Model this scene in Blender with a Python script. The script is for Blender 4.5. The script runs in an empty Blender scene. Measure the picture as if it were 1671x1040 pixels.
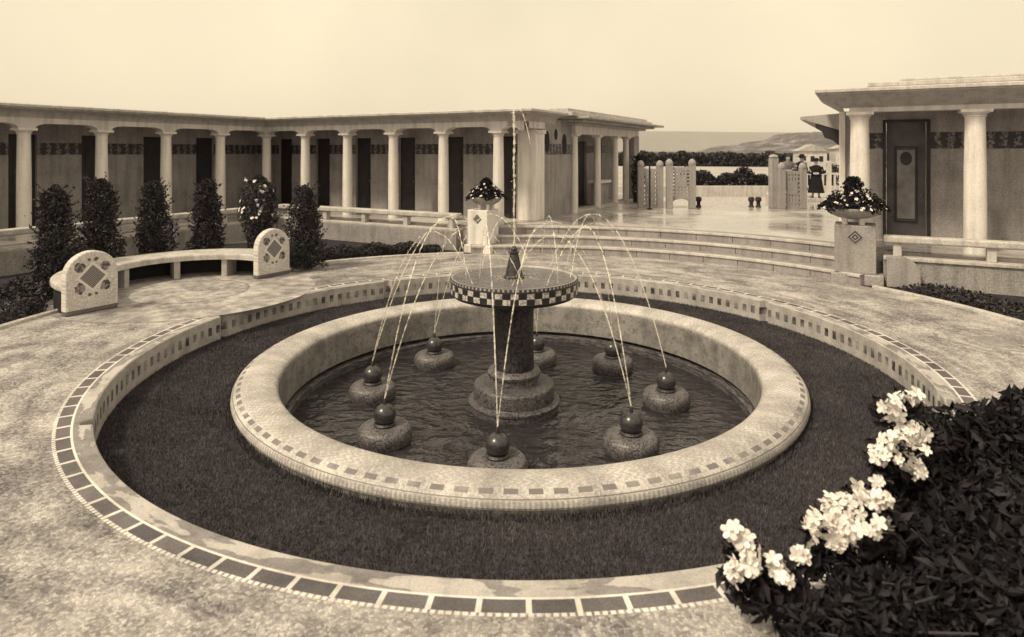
import bpy, math, random
import numpy as np
from math import sin, cos, pi, radians as R, sqrt, atan2
random.seed(7); rng = np.random.default_rng(7)
S = bpy.context.scene
COL = S.collection
# ------------------------------------------------------------------ layout constants (metres; plaza paving is z = 0)
CX, CY = 0.1, 9.12                      # centre of the round plaza
TH = R(-28.2)                           # the buildings' axis
U = (cos(TH), sin(TH)); V = (-sin(TH), cos(TH))
TZ = 0.63                               # terrace level
def tint(g):                             # warm pale stone, more neutral darks
    k = min(1, max(0, (math.log(max(g, .005))-math.log(.03))/(math.log(.6)-math.log(.03))))
    return (g, g*(.895+.045*k), g*(1.12-.20*k), 1)
def pol(r, a, c=(CX, CY)): return (c[0]+r*cos(a), c[1]+r*sin(a))

# ------------------------------------------------------------------ mesh builder
class MB:
    def __init__(s): s.v = []; s.f = []; s.uv = []; s.smooth = []
    def add(s, vs, fs, uvs=None, smooth=False):
        o = len(s.v); s.v += [tuple(v) for v in vs]
        for i, f in enumerate(fs):
            s.f.append(tuple(o+k for k in f)); s.smooth.append(smooth)
            s.uv.append(uvs[i] if uvs else [(0, 0)]*len(f))
    def box(s, x0, x1, y0, y1, z0, z1):
        s.add([(x0,y0,z0),(x1,y0,z0),(x1,y1,z0),(x0,y1,z0),(x0,y0,z1),(x1,y0,z1),(x1,y1,z1),(x0,y1,z1)],
              [(0,3,2,1),(4,5,6,7),(0,1,5,4),(1,2,6,5),(2,3,7,6),(3,0,4,7)])
    def lathe(s, prof, n=64, c=(0,0,0), smooth=True, sx=1, sy=1, a0=0, a1=2*pi):
        vs = []; fs = []; uvs = []
        m = len(prof); L = [0]
        for i in range(1, m): L.append(L[-1]+math.hypot(prof[i][0]-prof[i-1][0], prof[i][1]-prof[i-1][1]))
        full = abs(a1-a0-2*pi) < 1e-6; k = n if full else n+1
        for j in range(k):
            a = a0+(a1-a0)*j/n
            for (r, z) in prof: vs.append((c[0]+sx*r*cos(a), c[1]+sy*r*sin(a), c[2]+z))
        for j in range(n):
            j2 = (j+1) % k
            for i in range(m-1):
                fs.append((j*m+i, j2*m+i, j2*m+i+1, j*m+i+1))
                uvs.append([(j/n, L[i]), ((j+1)/n, L[i]), ((j+1)/n, L[i+1]), (j/n, L[i+1])])
        s.add(vs, fs, uvs, smooth)
    def sector(s, r0, r1, z0, z1, a0, a1, n, c=(0,0)):
        p = [(r0,z0),(r1,z0),(r1,z1),(r0,z1),(r0,z0)]
        s.lathe([(q[0],q[1]) for q in p], n, (c[0],c[1],0), False, a0=a0, a1=a1)
        for a, fl in ((a0,1),(a1,0)):
            vs = [(c[0]+r*cos(a), c[1]+r*sin(a), z) for r, z in p[:4]]
            s.add(vs, [(0,1,2,3) if fl else (3,2,1,0)])
    def tube(s, pts, rad, n=8, cap=True, smooth=True):
        pts = [np.array(p, float) for p in pts]
        if not hasattr(rad, '__len__'): rad = [rad]*len(pts)
        vs = []; up = np.array((0.31, 0.17, 0.93))
        for i, p in enumerate(pts):
            d = pts[min(i+1,len(pts)-1)]-pts[max(i-1,0)]; d = d/(np.linalg.norm(d)+1e-9)
            if abs(d@up) > .97: u0 = np.array((1,0,0.))
            else: u0 = up
            a = np.cross(d, u0); a /= np.linalg.norm(a); b = np.cross(d, a)
            for k in range(n):
                t = 2*pi*k/n; vs.append(p+rad[i]*(cos(t)*a+sin(t)*b))
        fs = []
        for i in range(len(pts)-1):
            for k in range(n):
                k2 = (k+1) % n; fs.append((i*n+k, i*n+k2, (i+1)*n+k2, (i+1)*n+k))
        if cap:
            fs.append(tuple(reversed(range(n)))); fs.append(tuple((len(pts)-1)*n+k for k in range(n)))
        s.add(vs, fs, None, smooth)
    def loft(s, rings, cap=True, smooth=True):
        n = len(rings[0]); vs = [p for r in rings for p in r]; fs = []
        for i in range(len(rings)-1):
            for k in range(n):
                k2 = (k+1) % n; fs.append((i*n+k, i*n+k2, (i+1)*n+k2, (i+1)*n+k))
        if cap:
            fs.append(tuple(reversed(range(n)))); fs.append(tuple((len(rings)-1)*n+k for k in range(n)))
        s.add(vs, fs, None, smooth)
    def prism(s, poly, axis, d0, d1):
        # poly in 2D; axis 'y': (x,z) pairs extruded along y ; 'z': (x,y) pairs extruded along z; 'x': (y,z)
        n = len(poly)
        def mk(p, d): return {'y': (p[0], d, p[1]), 'z': (p[0], p[1], d), 'x': (d, p[0], p[1])}[axis]
        vs = [mk(p, d0) for p in poly]+[mk(p, d1) for p in poly]
        fs = [tuple(reversed(range(n))), tuple(range(n, 2*n))]
        for i in range(n):
            j = (i+1) % n; fs.append((i, j, n+j, n+i))
        s.add(vs, fs)
    def ball(s, c, r, nu=20, nv=12, sz=1.0):
        prof = [(max(1e-4, r*sin(pi*i/nv)), -r*sz*cos(pi*i/nv)) for i in range(nv+1)]
        s.lathe(prof, nu, c, True)
    def build(s, name, mat, parent=None, bevel=0, loc=None, rz=0, seg=2, fix=True):
        me = bpy.data.meshes.new(name); me.from_pydata(s.v, [], s.f)
        uvl = me.uv_layers.new(name='UVMap')
        flat = [c for f in s.uv for q in f for c in q]
        uvl.data.foreach_set('uv', flat)
        me.polygons.foreach_set('use_smooth', s.smooth)
        if fix:
            import bmesh
            bm = bmesh.new(); bm.from_mesh(me); bmesh.ops.recalc_face_normals(bm, faces=bm.faces); bm.to_mesh(me); bm.free()
        me.materials.append(mat); me.update()
        if any(s.smooth): me.set_sharp_from_angle(angle=R(38))
        o = bpy.data.objects.new(name, me); COL.objects.link(o)
        if parent: o.parent = parent
        if loc: o.location = loc
        if rz: o.rotation_euler.z = rz
        if bevel:
            b = o.modifiers.new('Bevel', 'BEVEL'); b.width = bevel; b.segments = seg; b.limit_method = 'ANGLE'; b.angle_limit = R(40)
        return o
def empty(name, loc, rz=0):
    o = bpy.data.objects.new(name, None); COL.objects.link(o); o.location = loc; o.rotation_euler.z = rz
    o.empty_display_size = .2; return o
def tag(o, label, cat, group=None, kind=None):
    o['label'] = label; o['category'] = cat
    if group: o['group'] = group
    if kind: o['kind'] = kind
    return o
def struct(o): o['kind'] = 'structure'; return o
def copy_tree(o, parent=None):
    c = o.copy(); COL.objects.link(c)
    if parent: c.parent = parent
    for ch in [q for q in bpy.data.objects if q.parent == o]: copy_tree(ch, c)
    return c

# ------------------------------------------------------------------ materials
class Mat:
    def __init__(s, name, rough=.7, spec=.3):
        s.m = bpy.data.materials.new(name); s.m.use_nodes = True; s.t = s.m.node_tree; s.b = s.t.nodes['Principled BSDF']
        s.b.inputs['Roughness'].default_value = rough; s.b.inputs['Specular IOR Level'].default_value = spec
    def n(s, typ, **kw):
        x = s.t.nodes.new(typ)
        for k, v in kw.items(): setattr(x, k, v)
        return x
    def l(s, a, b): s.t.links.new(a, b)
    def val(s, x, sock):
        if hasattr(x, 'is_output') or isinstance(x, bpy.types.NodeSocket): s.l(x, sock)
        else: sock.default_value = x
    def math(s, op, a, b=0.0, c=None):
        x = s.n('ShaderNodeMath', operation=op); s.val(a, x.inputs[0]); s.val(b, x.inputs[1])
        if c is not None: s.val(c, x.inputs[2])
        return x.outputs[0]
    def band(s, x, lo, hi): return s.math('MULTIPLY', s.math('GREATER_THAN', x, lo), s.math('LESS_THAN', x, hi))
    def mix(s, f, a, b):
        x = s.n('ShaderNodeMix', data_type='RGBA'); s.val(f, x.inputs[0]); s.val(a, x.inputs[6]); s.val(b, x.inputs[7]); return x.outputs[2]
    def mul(s, a, f):   # colour times a grey factor
        x = s.n('ShaderNodeMix', data_type='RGBA', blend_type='MULTIPLY'); x.inputs[0].default_value = 1
        s.val(a, x.inputs[6]); s.val(f, x.inputs[7]); return x.outputs[2]
    def coord(s, kind='Object'): return s.n('ShaderNodeTexCoord').outputs[kind]
    def sep(s, v): x = s.n('ShaderNodeSeparateXYZ'); s.l(v, x.inputs[0]); return x.outputs
    def comb(s, a, b, c=0.0):
        x = s.n('ShaderNodeCombineXYZ'); s.val(a, x.inputs[0]); s.val(b, x.inputs[1]); s.val(c, x.inputs[2]); return x.outputs[0]
    def noise(s, v, scale, detail=3, rough=.55):
        x = s.n('ShaderNodeTexNoise'); s.l(v, x.inputs['Vector']); x.inputs['Scale'].default_value = scale
        x.inputs['Detail'].default_value = detail; x.inputs['Roughness'].default_value = rough; return x.outputs['Fac']
    def vor(s, v, scale, feat='F1', out='Color', rnd=1.0):
        x = s.n('ShaderNodeTexVoronoi', feature=feat); s.l(v, x.inputs['Vector']); x.inputs['Scale'].default_value = scale
        x.inputs['Randomness'].default_value = rnd; return x.outputs[out]
    def ramp(s, f, stops, tinted=True):
        x = s.n('ShaderNodeValToRGB'); s.l(f, x.inputs[0]); e = x.color_ramp.elements
        while len(e) < len(stops): e.new(.5)
        for q, (p, g) in zip(e, stops): q.position = p; q.color = tint(g) if tinted else (g, g, g, 1)
        return x.outputs[0]
    def rng(s, f, a, b, c, d):
        x = s.n('ShaderNodeMapRange'); s.l(f, x.inputs[0])
        for i, q in enumerate((a, b, c, d)): x.inputs[i+1].default_value = q
        return x.outputs[0]
    def bump(s, h, strength=.4, dist=.02):
        x = s.n('ShaderNodeBump'); s.l(h, x.inputs['Height']); x.inputs['Strength'].default_value = strength
        x.inputs['Distance'].default_value = dist; s.l(x.outputs[0], s.b.inputs['Normal'])
    def color(s, c): s.val(c, s.b.inputs['Base Color']); return s.m

def stone(name, g, amp=.25, scale=1.6, speck=.3, sscale=70, rough=.75, bump=.35):
    M = Mat(name, rough); o = M.coord()
    big = M.noise(o, scale, 6, .65)
    fine = M.noise(o, sscale, 2, .7)
    c = M.ramp(big, [(.28, g*(1-amp)), (.5, g), (.75, min(.9, g*(1+amp*.6)))])
    c = M.mul(c, M.ramp(fine, [(.38, 1-speck), (.62, 1)], False))
    # damp streaks and stains running down
    st = M.n('ShaderNodeMapping'); M.l(o, st.inputs[0]); st.inputs['Scale'].default_value = (5, 5, .5)
    c = M.mul(c, M.ramp(M.noise(st.outputs[0], 1.2, 4), [(.35, .78), (.55, 1)], False))
    M.bump(M.math('ADD', fine, big), bump, .012)
    return M.color(c)
def plain(name, g, rough=.6, amp=.2, scale=6, spec=.3, bump=.1):
    M = Mat(name, rough, spec); o = M.coord(); f = M.noise(o, scale, 5, .6)
    M.bump(f, bump, .01)
    return M.color(M.ramp(f, [(.3, g*(1-amp)), (.7, g*(1+amp))]))

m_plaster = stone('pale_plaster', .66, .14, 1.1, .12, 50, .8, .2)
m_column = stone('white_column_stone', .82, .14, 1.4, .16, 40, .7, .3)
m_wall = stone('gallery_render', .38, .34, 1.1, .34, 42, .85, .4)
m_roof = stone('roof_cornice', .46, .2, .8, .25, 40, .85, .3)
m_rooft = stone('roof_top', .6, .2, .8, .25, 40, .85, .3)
m_terrazzo = stone('terrazzo', .42, .18, 1.5, .45, 55, .7, .4)
m_terrazzo_w = stone('white_terrazzo', .82, .10, 1.5, .2, 55, .7, .3)
m_rail = stone('rail_stone', .60, .25, 2, .3, 45, .8, .4)
m_wallbase = stone('parapet_stone', .38, .25, 1.6, .4, 50, .8, .4)
m_step = stone('step_stone', .36, .25, 1.2, .3, 40, .6, .4)
m_gate = stone('gate_white', .40, .15, 2, .2, 30, .8, .2)
m_soil = plain('bed_soil', .035, .95, .5, 9, .1, .6)
m_door = plain('dark_door', .022, .5, .4, 3, .3)
m_doorp = plain('door_panel', .19, .6, .35, 3, .3)
m_doorl = plain('painted_door', .085, .55, .3, 3, .3)
m_void = plain('near_black_fill', .02, .8)  # near-black; also paints the shade of the ovals and beneath the bench
m_wood = plain('dark_wood', .03, .6)
m_bark = plain('stem_bark', .05, .9)
m_black = plain('black_cloth', .012, .85, .4, 12, .2)
m_greycloth = plain('grey_cloth', .16, .85, .3, 12, .2)
m_skin = plain('skin', .42, .55, .1, 8)
m_hair = plain('dark_hair', .02, .6)
m_whitecloth = plain('white_cloth', .75, .8, .1)
def petal_mat():
    M = Mat('petal_white', .6, .2); g = M.n('ShaderNodeNewGeometry')
    return M.color(M.ramp(g.outputs['Random Per Island'], [(0, .52), (.5, .78), (1, .88)]))
m_iron = plain('dark_iron', .02, .5)
m_sand = stone('sand', .46, .22, .12, .2, 6, .95, .3)
m_hedge = plain('far_hedge_leaf', .04, .9, .6, 3, .1)

def leafmat(name, lo, hi, spec=.3):
    M = Mat(name, .55, spec); o = M.coord()
    g = M.n('ShaderNodeNewGeometry')
    c = M.ramp(g.outputs['Random Per Island'], [(0, lo), (.7, (lo+hi)/2), (1, hi)])
    if name == 'grass_blade': c = M.mul(c, M.ramp(M.noise(o, 1.3, 6, .7), [(.3, .55), (.5, .95), (.68, 1.5)], False))
    return M.color(c)
m_leaf = leafmat('cypress_leaf', .016, .055)
m_leaf2 = leafmat('shrub_leaf', .007, .034, .12)
m_leaf3 = leafmat('rose_leaf', .018, .07)
m_wood_leaf = leafmat('shore_leaf', .02, .12, .1)
m_grass = leafmat('grass_blade', .05, .15, .1)
m_lawn = plain('lawn_soil', .05, .95, .4, 14, .05, .5)

def water_mat(name, g, rough, scale, strength, spec=.5):
    M = Mat(name, rough, spec); o = M.coord()
    mp = M.n('ShaderNodeMapping'); M.l(o, mp.inputs[0]); mp.inputs['Scale'].default_value = (.9, 1.3, 1)
    wv = M.n('ShaderNodeTexNoise'); M.l(mp.outputs[0], wv.inputs['Vector']); wv.inputs['Scale'].default_value = scale; wv.inputs['Detail'].default_value = 3; wv.inputs['Distortion'].default_value = 1.4; a = wv.outputs['Fac']; b = M.noise(mp.outputs[0], scale*2.7, 2, .5)
    h = M.math('ADD', a, M.math('MULTIPLY', b, .35))
    M.bump(h, strength, .12)
    return M.color(M.ramp(a, [(.3, g*.6), (.75, g*1.3)]))
m_water = water_mat('pool_water', .03, .08, 2.2, .8)
m_bowlwater = water_mat('bowl_water', .16, .25, 9, .5)

def sea_mat():
    M = Mat('sea', .6, .08); o = M.coord()
    mp = M.n('ShaderNodeMapping'); M.l(o, mp.inputs[0]); mp.inputs['Scale'].default_value = (.012, .05, 1)
    a = M.noise(mp.outputs[0], 1.0, 7, .7)
    return M.color(M.ramp(a, [(.3, .03), (.7, .08)]))
m_sea = sea_mat()
def hill_mat():
    M = Mat('hillside', .95, .05); o = M.coord()
    a = M.noise(o, .018, 8, .75); p = M.vor(o, .02)
    c = M.ramp(a, [(.35, .05), (.5, .12), (.64, .30)])
    return M.color(c)
m_hill = hill_mat()
m_haze_bank = stone('horizon_haze_bank', .22, .2, .002, .1, .01)  # pale ridge colour standing in for a bank of haze

def jet_mat():
    M = Mat('water_jet', .25, .5); o = M.coord()
    a = M.noise(o, 18, 3, .6)
    M.l(M.rng(a, .38, .62, .06, .62), M.b.inputs['Alpha'])
    return M.color((.95, .9, .82, 1))
m_jet = jet_mat()

def pavement_mat():
    M = Mat('mosaic_paving', .62, .35); o = M.coord(); x, y, z = M.sep(o)
    r = M.math('SQRT', M.math('ADD', M.math('MULTIPLY', x, x), M.math('MULTIPLY', y, y)))
    a = M.math('ARCTAN2', y, x)
    an = M.math('ADD', M.math('DIVIDE', a, 2*pi), .5)
    wob = M.noise(o, 1.3, 4); wob2 = M.noise(o, 5, 3)
    # field: pebble mosaic in drifting light and dark patches
    peb = M.vor(o, 46, 'F1', 'Color'); pr = M.sep(peb)[0]
    edge = M.vor(o, 46, 'DISTANCE_TO_EDGE', 'Distance')
    patch = M.noise(o, .9, 6, .7)
    big = M.noise(o, .42, 5, .6); swp = M.n('ShaderNodeTexNoise'); M.l(M.comb(M.math('MULTIPLY', an, 26), M.math('MULTIPLY', r, 1.7)), swp.inputs['Vector']); swp.inputs['Scale'].default_value = 1; swp.inputs['Detail'].default_value = 6; swp.inputs['Distortion'].default_value = 1.6
    fld = M.ramp(M.math('ADD', M.math('ADD', M.math('MULTIPLY', patch, .40), M.math('MULTIPLY', swp.outputs['Fac'], .48)), M.math('MULTIPLY', pr, .17)), [(.38, .12), (.46, .25), (.54, .39), (.63, .58)])
    fld = M.mul(fld, M.ramp(edge, [(0, .60), (.10, 1)], False))
    # ringed round motifs set round the plaza
    N = 15
    fa = M.math('SUBTRACT', M.math('FRACT', M.math('MULTIPLY', an, N)), .5)
    dx = M.math('MULTIPLY', fa, 2*pi*6.75/N); dy = M.math('SUBTRACT', r, 6.75)
    d = M.math('SQRT', M.math('ADD', M.math('MULTIPLY', dx, dx), M.math('MULTIPLY', M.math('MULTIPLY', dy, dy), 1.25)))
    d = M.math('ADD', d, M.math('MULTIPLY', M.math('SUBTRACT', wob, .5), .22))
    ring = M.math('GREATER_THAN', M.math('SINE', M.math('MULTIPLY', d, 33)), .45)
    inm = M.math('LESS_THAN', d, .82)
    rs = M.math('MULTIPLY', M.math('MULTIPLY', ring, inm), M.rng(wob2, .34, .6, .0, .7))
    fld = M.mix(rs, fld, tint(.22))
    disc = M.math('MULTIPLY', M.math('LESS_THAN', d, .30), .65)
    fld = M.mix(disc, fld, tint(.28))
    # dotted radial pebbles next to the border
    dot = M.math('MULTIPLY', M.math('GREATER_THAN', M.math('SINE', M.math('MULTIPLY', an, 2*pi*420)), -.1), M.math('GREATER_THAN', M.math('SINE', M.math('MULTIPLY', r, 2*pi*16)), -.2))
    dz = M.math('MULTIPLY', M.band(r, 5.38, 5.8), M.rng(wob, .4, .6, 0, .55))
    fld = M.mix(M.math('MULTIPLY', dot, dz), fld, tint(.3))
    # border: slabs, white line, dark tiles, white line
    sl = M.n('ShaderNodeTexNoise'); sl.noise_dimensions = '2D'; M.l(M.comb(M.math('MULTIPLY', an, 34), M.math('MULTIPLY', r, 3.2)), sl.inputs['Vector']); sl.inputs['Scale'].default_value = 1.2; sl.inputs['Detail'].default_value = 4
    slab = M.ramp(sl.outputs['Fac'], [(.44, .50), (.46, .25), (.57, .29), (.59, .48)])
    gr = M.noise(o, 60, 2); slab = M.mul(slab, M.ramp(gr, [(.3, .8), (.6, 1)], False))
    c = M.mix(M.math('LESS_THAN', r, 5.225), fld, slab)
    lines = M.band(r, 5.225, 5.245)
    lines2 = M.math('MULTIPLY', M.band(r, 5.36, 5.39), M.math('GREATER_THAN', M.math('SINE', M.math('MULTIPLY', an, 2*pi*700)), -.4))
    c = M.mix(M.math('MAXIMUM', lines, lines2), c, tint(.74))
    tf = M.math('FRACT', M.math('MULTIPLY', an, 112))
    tid = M.math('FLOOR', M.math('MULTIPLY', an, 112))
    wn = M.n('ShaderNodeTexWhiteNoise', noise_dimensions='1D'); M.l(tid, wn.inputs['W'])
    tc = M.ramp(wn.outputs['Value'], [(0, .10), (1, .17)]); tc = M.mul(tc, M.ramp(M.noise(o, 90, 2), [(.35, .7), (.65, 1.25)], False))
    tband = M.band(r, 5.245, 5.36)
    c = M.mix(tband, c, tint(.70))
    c = M.mix(M.math('MULTIPLY', tband, M.band(tf, .06, .94)), c, tc)
    # worn dirt
    c = M.mul(c, M.ramp(M.noise(o, 2.3, 6, .75), [(.33, .58), (.56, 1)], False))
    M.l(M.rng(patch, .35, .65, .42, .75), M.b.inputs['Roughness'])
    M.bump(M.math('ADD', edge, M.math('MULTIPLY', wob2, .4)), .35, .01)
    return M.color(c)
m_pave = pavement_mat()

def exedra_mat():
    M = Mat('exedra_paving', .65, .3); o = M.coord(); x, y, z = M.sep(o)
    r = M.math('SQRT', M.math('ADD', M.math('MULTIPLY', x, x), M.math('MULTIPLY', y, y)))
    patch = M.noise(o, 1.2, 6, .7)
    c = M.ramp(patch, [(.35, .22), (.5, .42), (.65, .60)])
    ln = M.math('MULTIPLY', M.band(r, 1.02, 1.07), .75); c = M.mix(ln, c, tint(.2))
    edge = M.vor(o, 34, 'DISTANCE_TO_EDGE', 'Distance'); c = M.mul(c, M.ramp(edge, [(0, .55), (.09, 1)], False)); c = M.mul(c, M.ramp(M.noise(o, 5, 6, .8), [(.36, .55), (.58, 1)], False)); c = M.mix(M.math('MULTIPLY', M.band(r, .48, .52), .6), c, tint(.2))
    M.bump(edge, .3, .01); return M.color(c)
m_exedra = exedra_mat()

def terrace_mat():
    M = Mat('wet_terrace', .3, .5); o = M.coord()
    n = M.noise(o, .5, 6, .65); f = M.noise(o, 22, 3)
    c = M.ramp(n, [(.34, .26), (.5, .44), (.68, .62)]); c = M.mul(c, M.ramp(f, [(.3, .8), (.65, 1)], False))
    M.l(M.rng(n, .38, .62, .08, .45), M.b.inputs['Roughness'])
    M.bump(M.noise(o, 9, 3), .12, .01); return M.color(c)
m_terrace = terrace_mat()

def tess(M, u, v, size):   # tiny tesserae: (cell value, joint mask)
    x = M.comb(M.math('DIVIDE', u, size), M.math('DIVIDE', v, size))
    col = M.sep(M.vor(x, 1.0, 'F1', 'Color', .45))[0]
    e = M.vor(x, 1.0, 'DISTANCE_TO_EDGE', 'Distance', .45)
    return col, e
def rim_mat():
    M = Mat('basin_mosaic', .5, .4); uv = M.coord('UV'); u, v, _ = M.sep(uv); o = M.coord()
    ul = M.math('MULTIPLY', u, 22.0)
    col, e = tess(M, ul, v, .016)
    wide = M.noise(M.comb(M.math('MULTIPLY', u, 60), M.math('MULTIPLY', v, 1.5)), 1.0, 4, .6)
    c = M.ramp(M.math('ADD', M.math('MULTIPLY', wide, .8), M.math('MULTIPLY', col, .2)), [(.32, .30), (.5, .50), (.64, .66)])
    # radial herringbone stripes on the crest
    hb = M.math('SINE', M.math('ADD', M.math('MULTIPLY', u, 2*pi*260), M.math('MULTIPLY', M.math('PINGPONG', v, .05), 120)))
    cm = M.band(v, .335, .66)
    c = M.mix(M.math('MULTIPLY', M.math('MULTIPLY', M.math('GREATER_THAN', hb, .35), cm), .6), c, tint(.36))
    # dark squares on the outer shoulder, then a thin dark line
    jf = M.math('FRACT', M.math('MULTIPLY', u, 108)); nz = M.noise(o, 2.2, 3)
    sq = M.math('MULTIPLY', M.math('MULTIPLY', M.band(v, .262, .318), M.band(jf, .2, .78)), M.rng(nz, .3, .5, .6, 1))
    c = M.mix(sq, c, tint(.19))
    c = M.mix(M.math('MULTIPLY', M.band(v, .212, .224), .85), c, tint(.16))
    c = M.mix(M.math('MULTIPLY', M.math('MULTIPLY', M.band(v, .13, .205), M.math('GREATER_THAN', M.math('SINE', M.math('MULTIPLY', u, 2*pi*520)), 0)), .5), c, tint(.22))
    # inner face: scattered dark sprigs
    fl = M.noise(M.comb(M.math('MULTIPLY', u, 130), M.math('MULTIPLY', v, 6)), 1.2, 5, .75)
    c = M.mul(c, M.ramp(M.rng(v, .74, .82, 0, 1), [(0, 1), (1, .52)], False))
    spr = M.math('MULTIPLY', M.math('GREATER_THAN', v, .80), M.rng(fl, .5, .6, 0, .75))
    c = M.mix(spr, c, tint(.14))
    c = M.mul(c, M.ramp(e, [(0, .66), (.12, 1)], False))
    c = M.mul(c, M.ramp(M.noise(o, 1.6, 6, .75), [(.32, .78), (.55, 1)], False))
    M.bump(e, .3, .005); return M.color(c)
m_rim = rim_mat()
def mosaic(name, g, alt, size=.02, K=2.0):
    M = Mat(name, .45, .45); uv = M.coord('UV'); u, v, _ = M.sep(uv); o = M.coord()
    col, e = tess(M, M.math('MULTIPLY', u, K), v, size)
    n = M.noise(o, 9, 3)
    c = M.ramp(M.math('ADD', M.math('MULTIPLY', col, .6), M.math('MULTIPLY', n, .4)), [(.25, alt), (.7, g)])
    c = M.mul(c, M.ramp(e, [(0, .5), (.14, 1)], False)); M.bump(e, .4, .005)
    return M.color(c)
m_drum = mosaic('drum_mosaic', .19, .04, .016, 2.1)
m_stem = mosaic('stem_mosaic', .06, .015, .03, 1.8)
m_base = mosaic('base_mosaic', .14, .035, .018, 3.4)
m_globe = Mat('dark_globe', .28, .6); m_globe = m_globe.color(m_globe.ramp(m_globe.noise(m_globe.coord(), 40, 2), [(.3, .02), (.7, .06)]))
def bowl_mat():
    M = Mat('checker_bowl', .4, .45); uv = M.coord('UV'); u, v, _ = M.sep(uv); o = M.coord()
    k = M.math('MULTIPLY', u, 54); ci = M.math('FLOOR', k); fr = M.math('FRACT', k)
    vv = M.math('DIVIDE', M.math('SUBTRACT', v, .72), .075); ri = M.math('FLOOR', vv); rf = M.math('FRACT', vv)
    par = M.math('MODULO', M.math('ADD', M.math('ADD', ci, ri), 200), 2.0)
    n = M.noise(o, 30, 3)
    white = M.mix(M.rng(n, .5, .56, 0, .7), tint(.66), tint(.16)); dark = tint(.025)
    ch = M.mix(par, dark, white)
    g = M.math('MAXIMUM', M.math('LESS_THAN', fr, .06), M.math('LESS_THAN', rf, .07)); ch = M.mix(g, ch, tint(.06))
    c = M.mix(M.band(v, .72, .87), tint(.05), ch)
    dots = M.math('MULTIPLY', M.band(v, .895, .925), M.math('GREATER_THAN', M.math('SINE', M.math('MULTIPLY', u, 2*pi*90)), .2))
    c = M.mix(dots, c, tint(.36))
    c = M.mix(M.math('GREATER_THAN', v, .945), c, tint(.42))
    c = M.mul(c, M.ramp(M.noise(o, 45, 2), [(.35, .65), (.6, 1)], False))
    return M.color(c)
m_bowl = bowl_mat()
def kerb_mat():
    M = Mat('kerb_tile', .6, .3); uv = M.coord('UV'); u, v, _ = M.sep(uv); o = M.coord()
    k = M.math('FRACT', M.math('MULTIPLY', u, 176)); n = M.noise(o, 3, 3)
    c = M.ramp(M.noise(o, 4, 5), [(.3, .32), (.7, .54)])
    sq = M.math('MULTIPLY', M.math('MULTIPLY', M.band(k, .26, .72), M.band(v, .17, .27)), M.rng(n, .35, .55, .25, 1))
    c = M.mix(sq, c, M.ramp(M.noise(o, 7, 3), [(.35, .035), (.65, .15)])); c = M.mul(c, M.ramp(M.noise(o, 40, 2), [(.3, .75), (.6, 1)], False))
    M.bump(M.noise(o, 30, 3), .3, .01); return M.color(c)
m_kerb = kerb_mat()
def frieze_mat():
    M = Mat('frieze_mosaic', .5, .3); o = M.coord(); x, y, z = M.sep(o)
    n = M.noise(o, 16, 3, .6); s = M.math('SINE', M.math('MULTIPLY', M.math('ADD', x, y), 26))
    f = M.math('ADD', n, M.math('MULTIPLY', s, .10))
    return M.color(M.ramp(f, [(.5, .035), (.64, .20)]))
m_frieze = frieze_mat()
def bench_end_mat():
    M = Mat('bench_panel_mosaic', .6, .35); o = M.coord(); x, y, z = M.sep(o)
    col, e = tess(M, x, z, .02)
    ax = M.math('ABSOLUTE', x); az = M.math('ABSOLUTE', M.math('SUBTRACT', z, .60))
    n = M.noise(o, 2, 4); n2 = M.noise(o, 14, 3)
    c = M.ramp(M.math('ADD', M.math('MULTIPLY', n, .6), M.math('MULTIPLY', col, .4)), [(.25, .46), (.65, .72)])
    dm = M.math('ADD', ax, az)
    gridm = M.math('MAXIMUM', M.math('GREATER_THAN', M.math('SINE', M.math('MULTIPLY', M.math('ADD', x, z), 190)), .55), M.math('GREATER_THAN', M.math('SINE', M.math('MULTIPLY', M.math('SUBTRACT', x, z), 190)), .55))
    dark = M.mix(M.math('MULTIPLY', gridm, .75), tint(.08), tint(.40))
    bx = M.math('SUBTRACT', ax, .195); bz = M.math('SUBTRACT', az, .17)
    bd = M.math('ADD', M.math('SQRT', M.math('ADD', M.math('MULTIPLY', bx, bx), M.math('MULTIPLY', bz, bz))), M.math('MULTIPLY', M.math('SUBTRACT', n2, .5), .09))
    c = M.mix(M.math('LESS_THAN', bd, .08), c, M.ramp(n2, [(.42, .06), (.6, .30)]))
    bx2 = M.math('SUBTRACT', ax, .05); bz2 = M.math('SUBTRACT', az, .29)
    bd2 = M.math('ADD', M.math('SQRT', M.math('ADD', M.math('MULTIPLY', bx2, bx2), M.math('MULTIPLY', bz2, bz2))), M.math('MULTIPLY', M.math('SUBTRACT', n2, .5), .06))
    c = M.mix(M.math('LESS_THAN', bd2, .03), c, tint(.12))
    c = M.mix(M.math('LESS_THAN', dm, .255), c, tint(.74))
    c = M.mix(M.math('LESS_THAN', dm, .20), c, dark)
    c = M.mul(c, M.ramp(e, [(0, .6), (.12, 1)], False))
    c = M.mix(M.math('LESS_THAN', z, .085), c, tint(.13))
    M.bump(e, .3, .005); return M.color(c)
m_benchend = bench_end_mat()
def emblem_mat(name, g):
    M = Mat(name, .6, .3); o = M.coord(); x, y, z = M.sep(o)
    d = M.math('ADD', M.math('ABSOLUTE', x), M.math('ABSOLUTE', z))
    s = M.math('GREATER_THAN', M.math('SINE', M.math('MULTIPLY', d, 95)), .3)
    return M.color(M.mix(s, tint(.05), tint(g)))
m_emblem = emblem_mat('emblem', .28)

m_petal = petal_mat()
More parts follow.
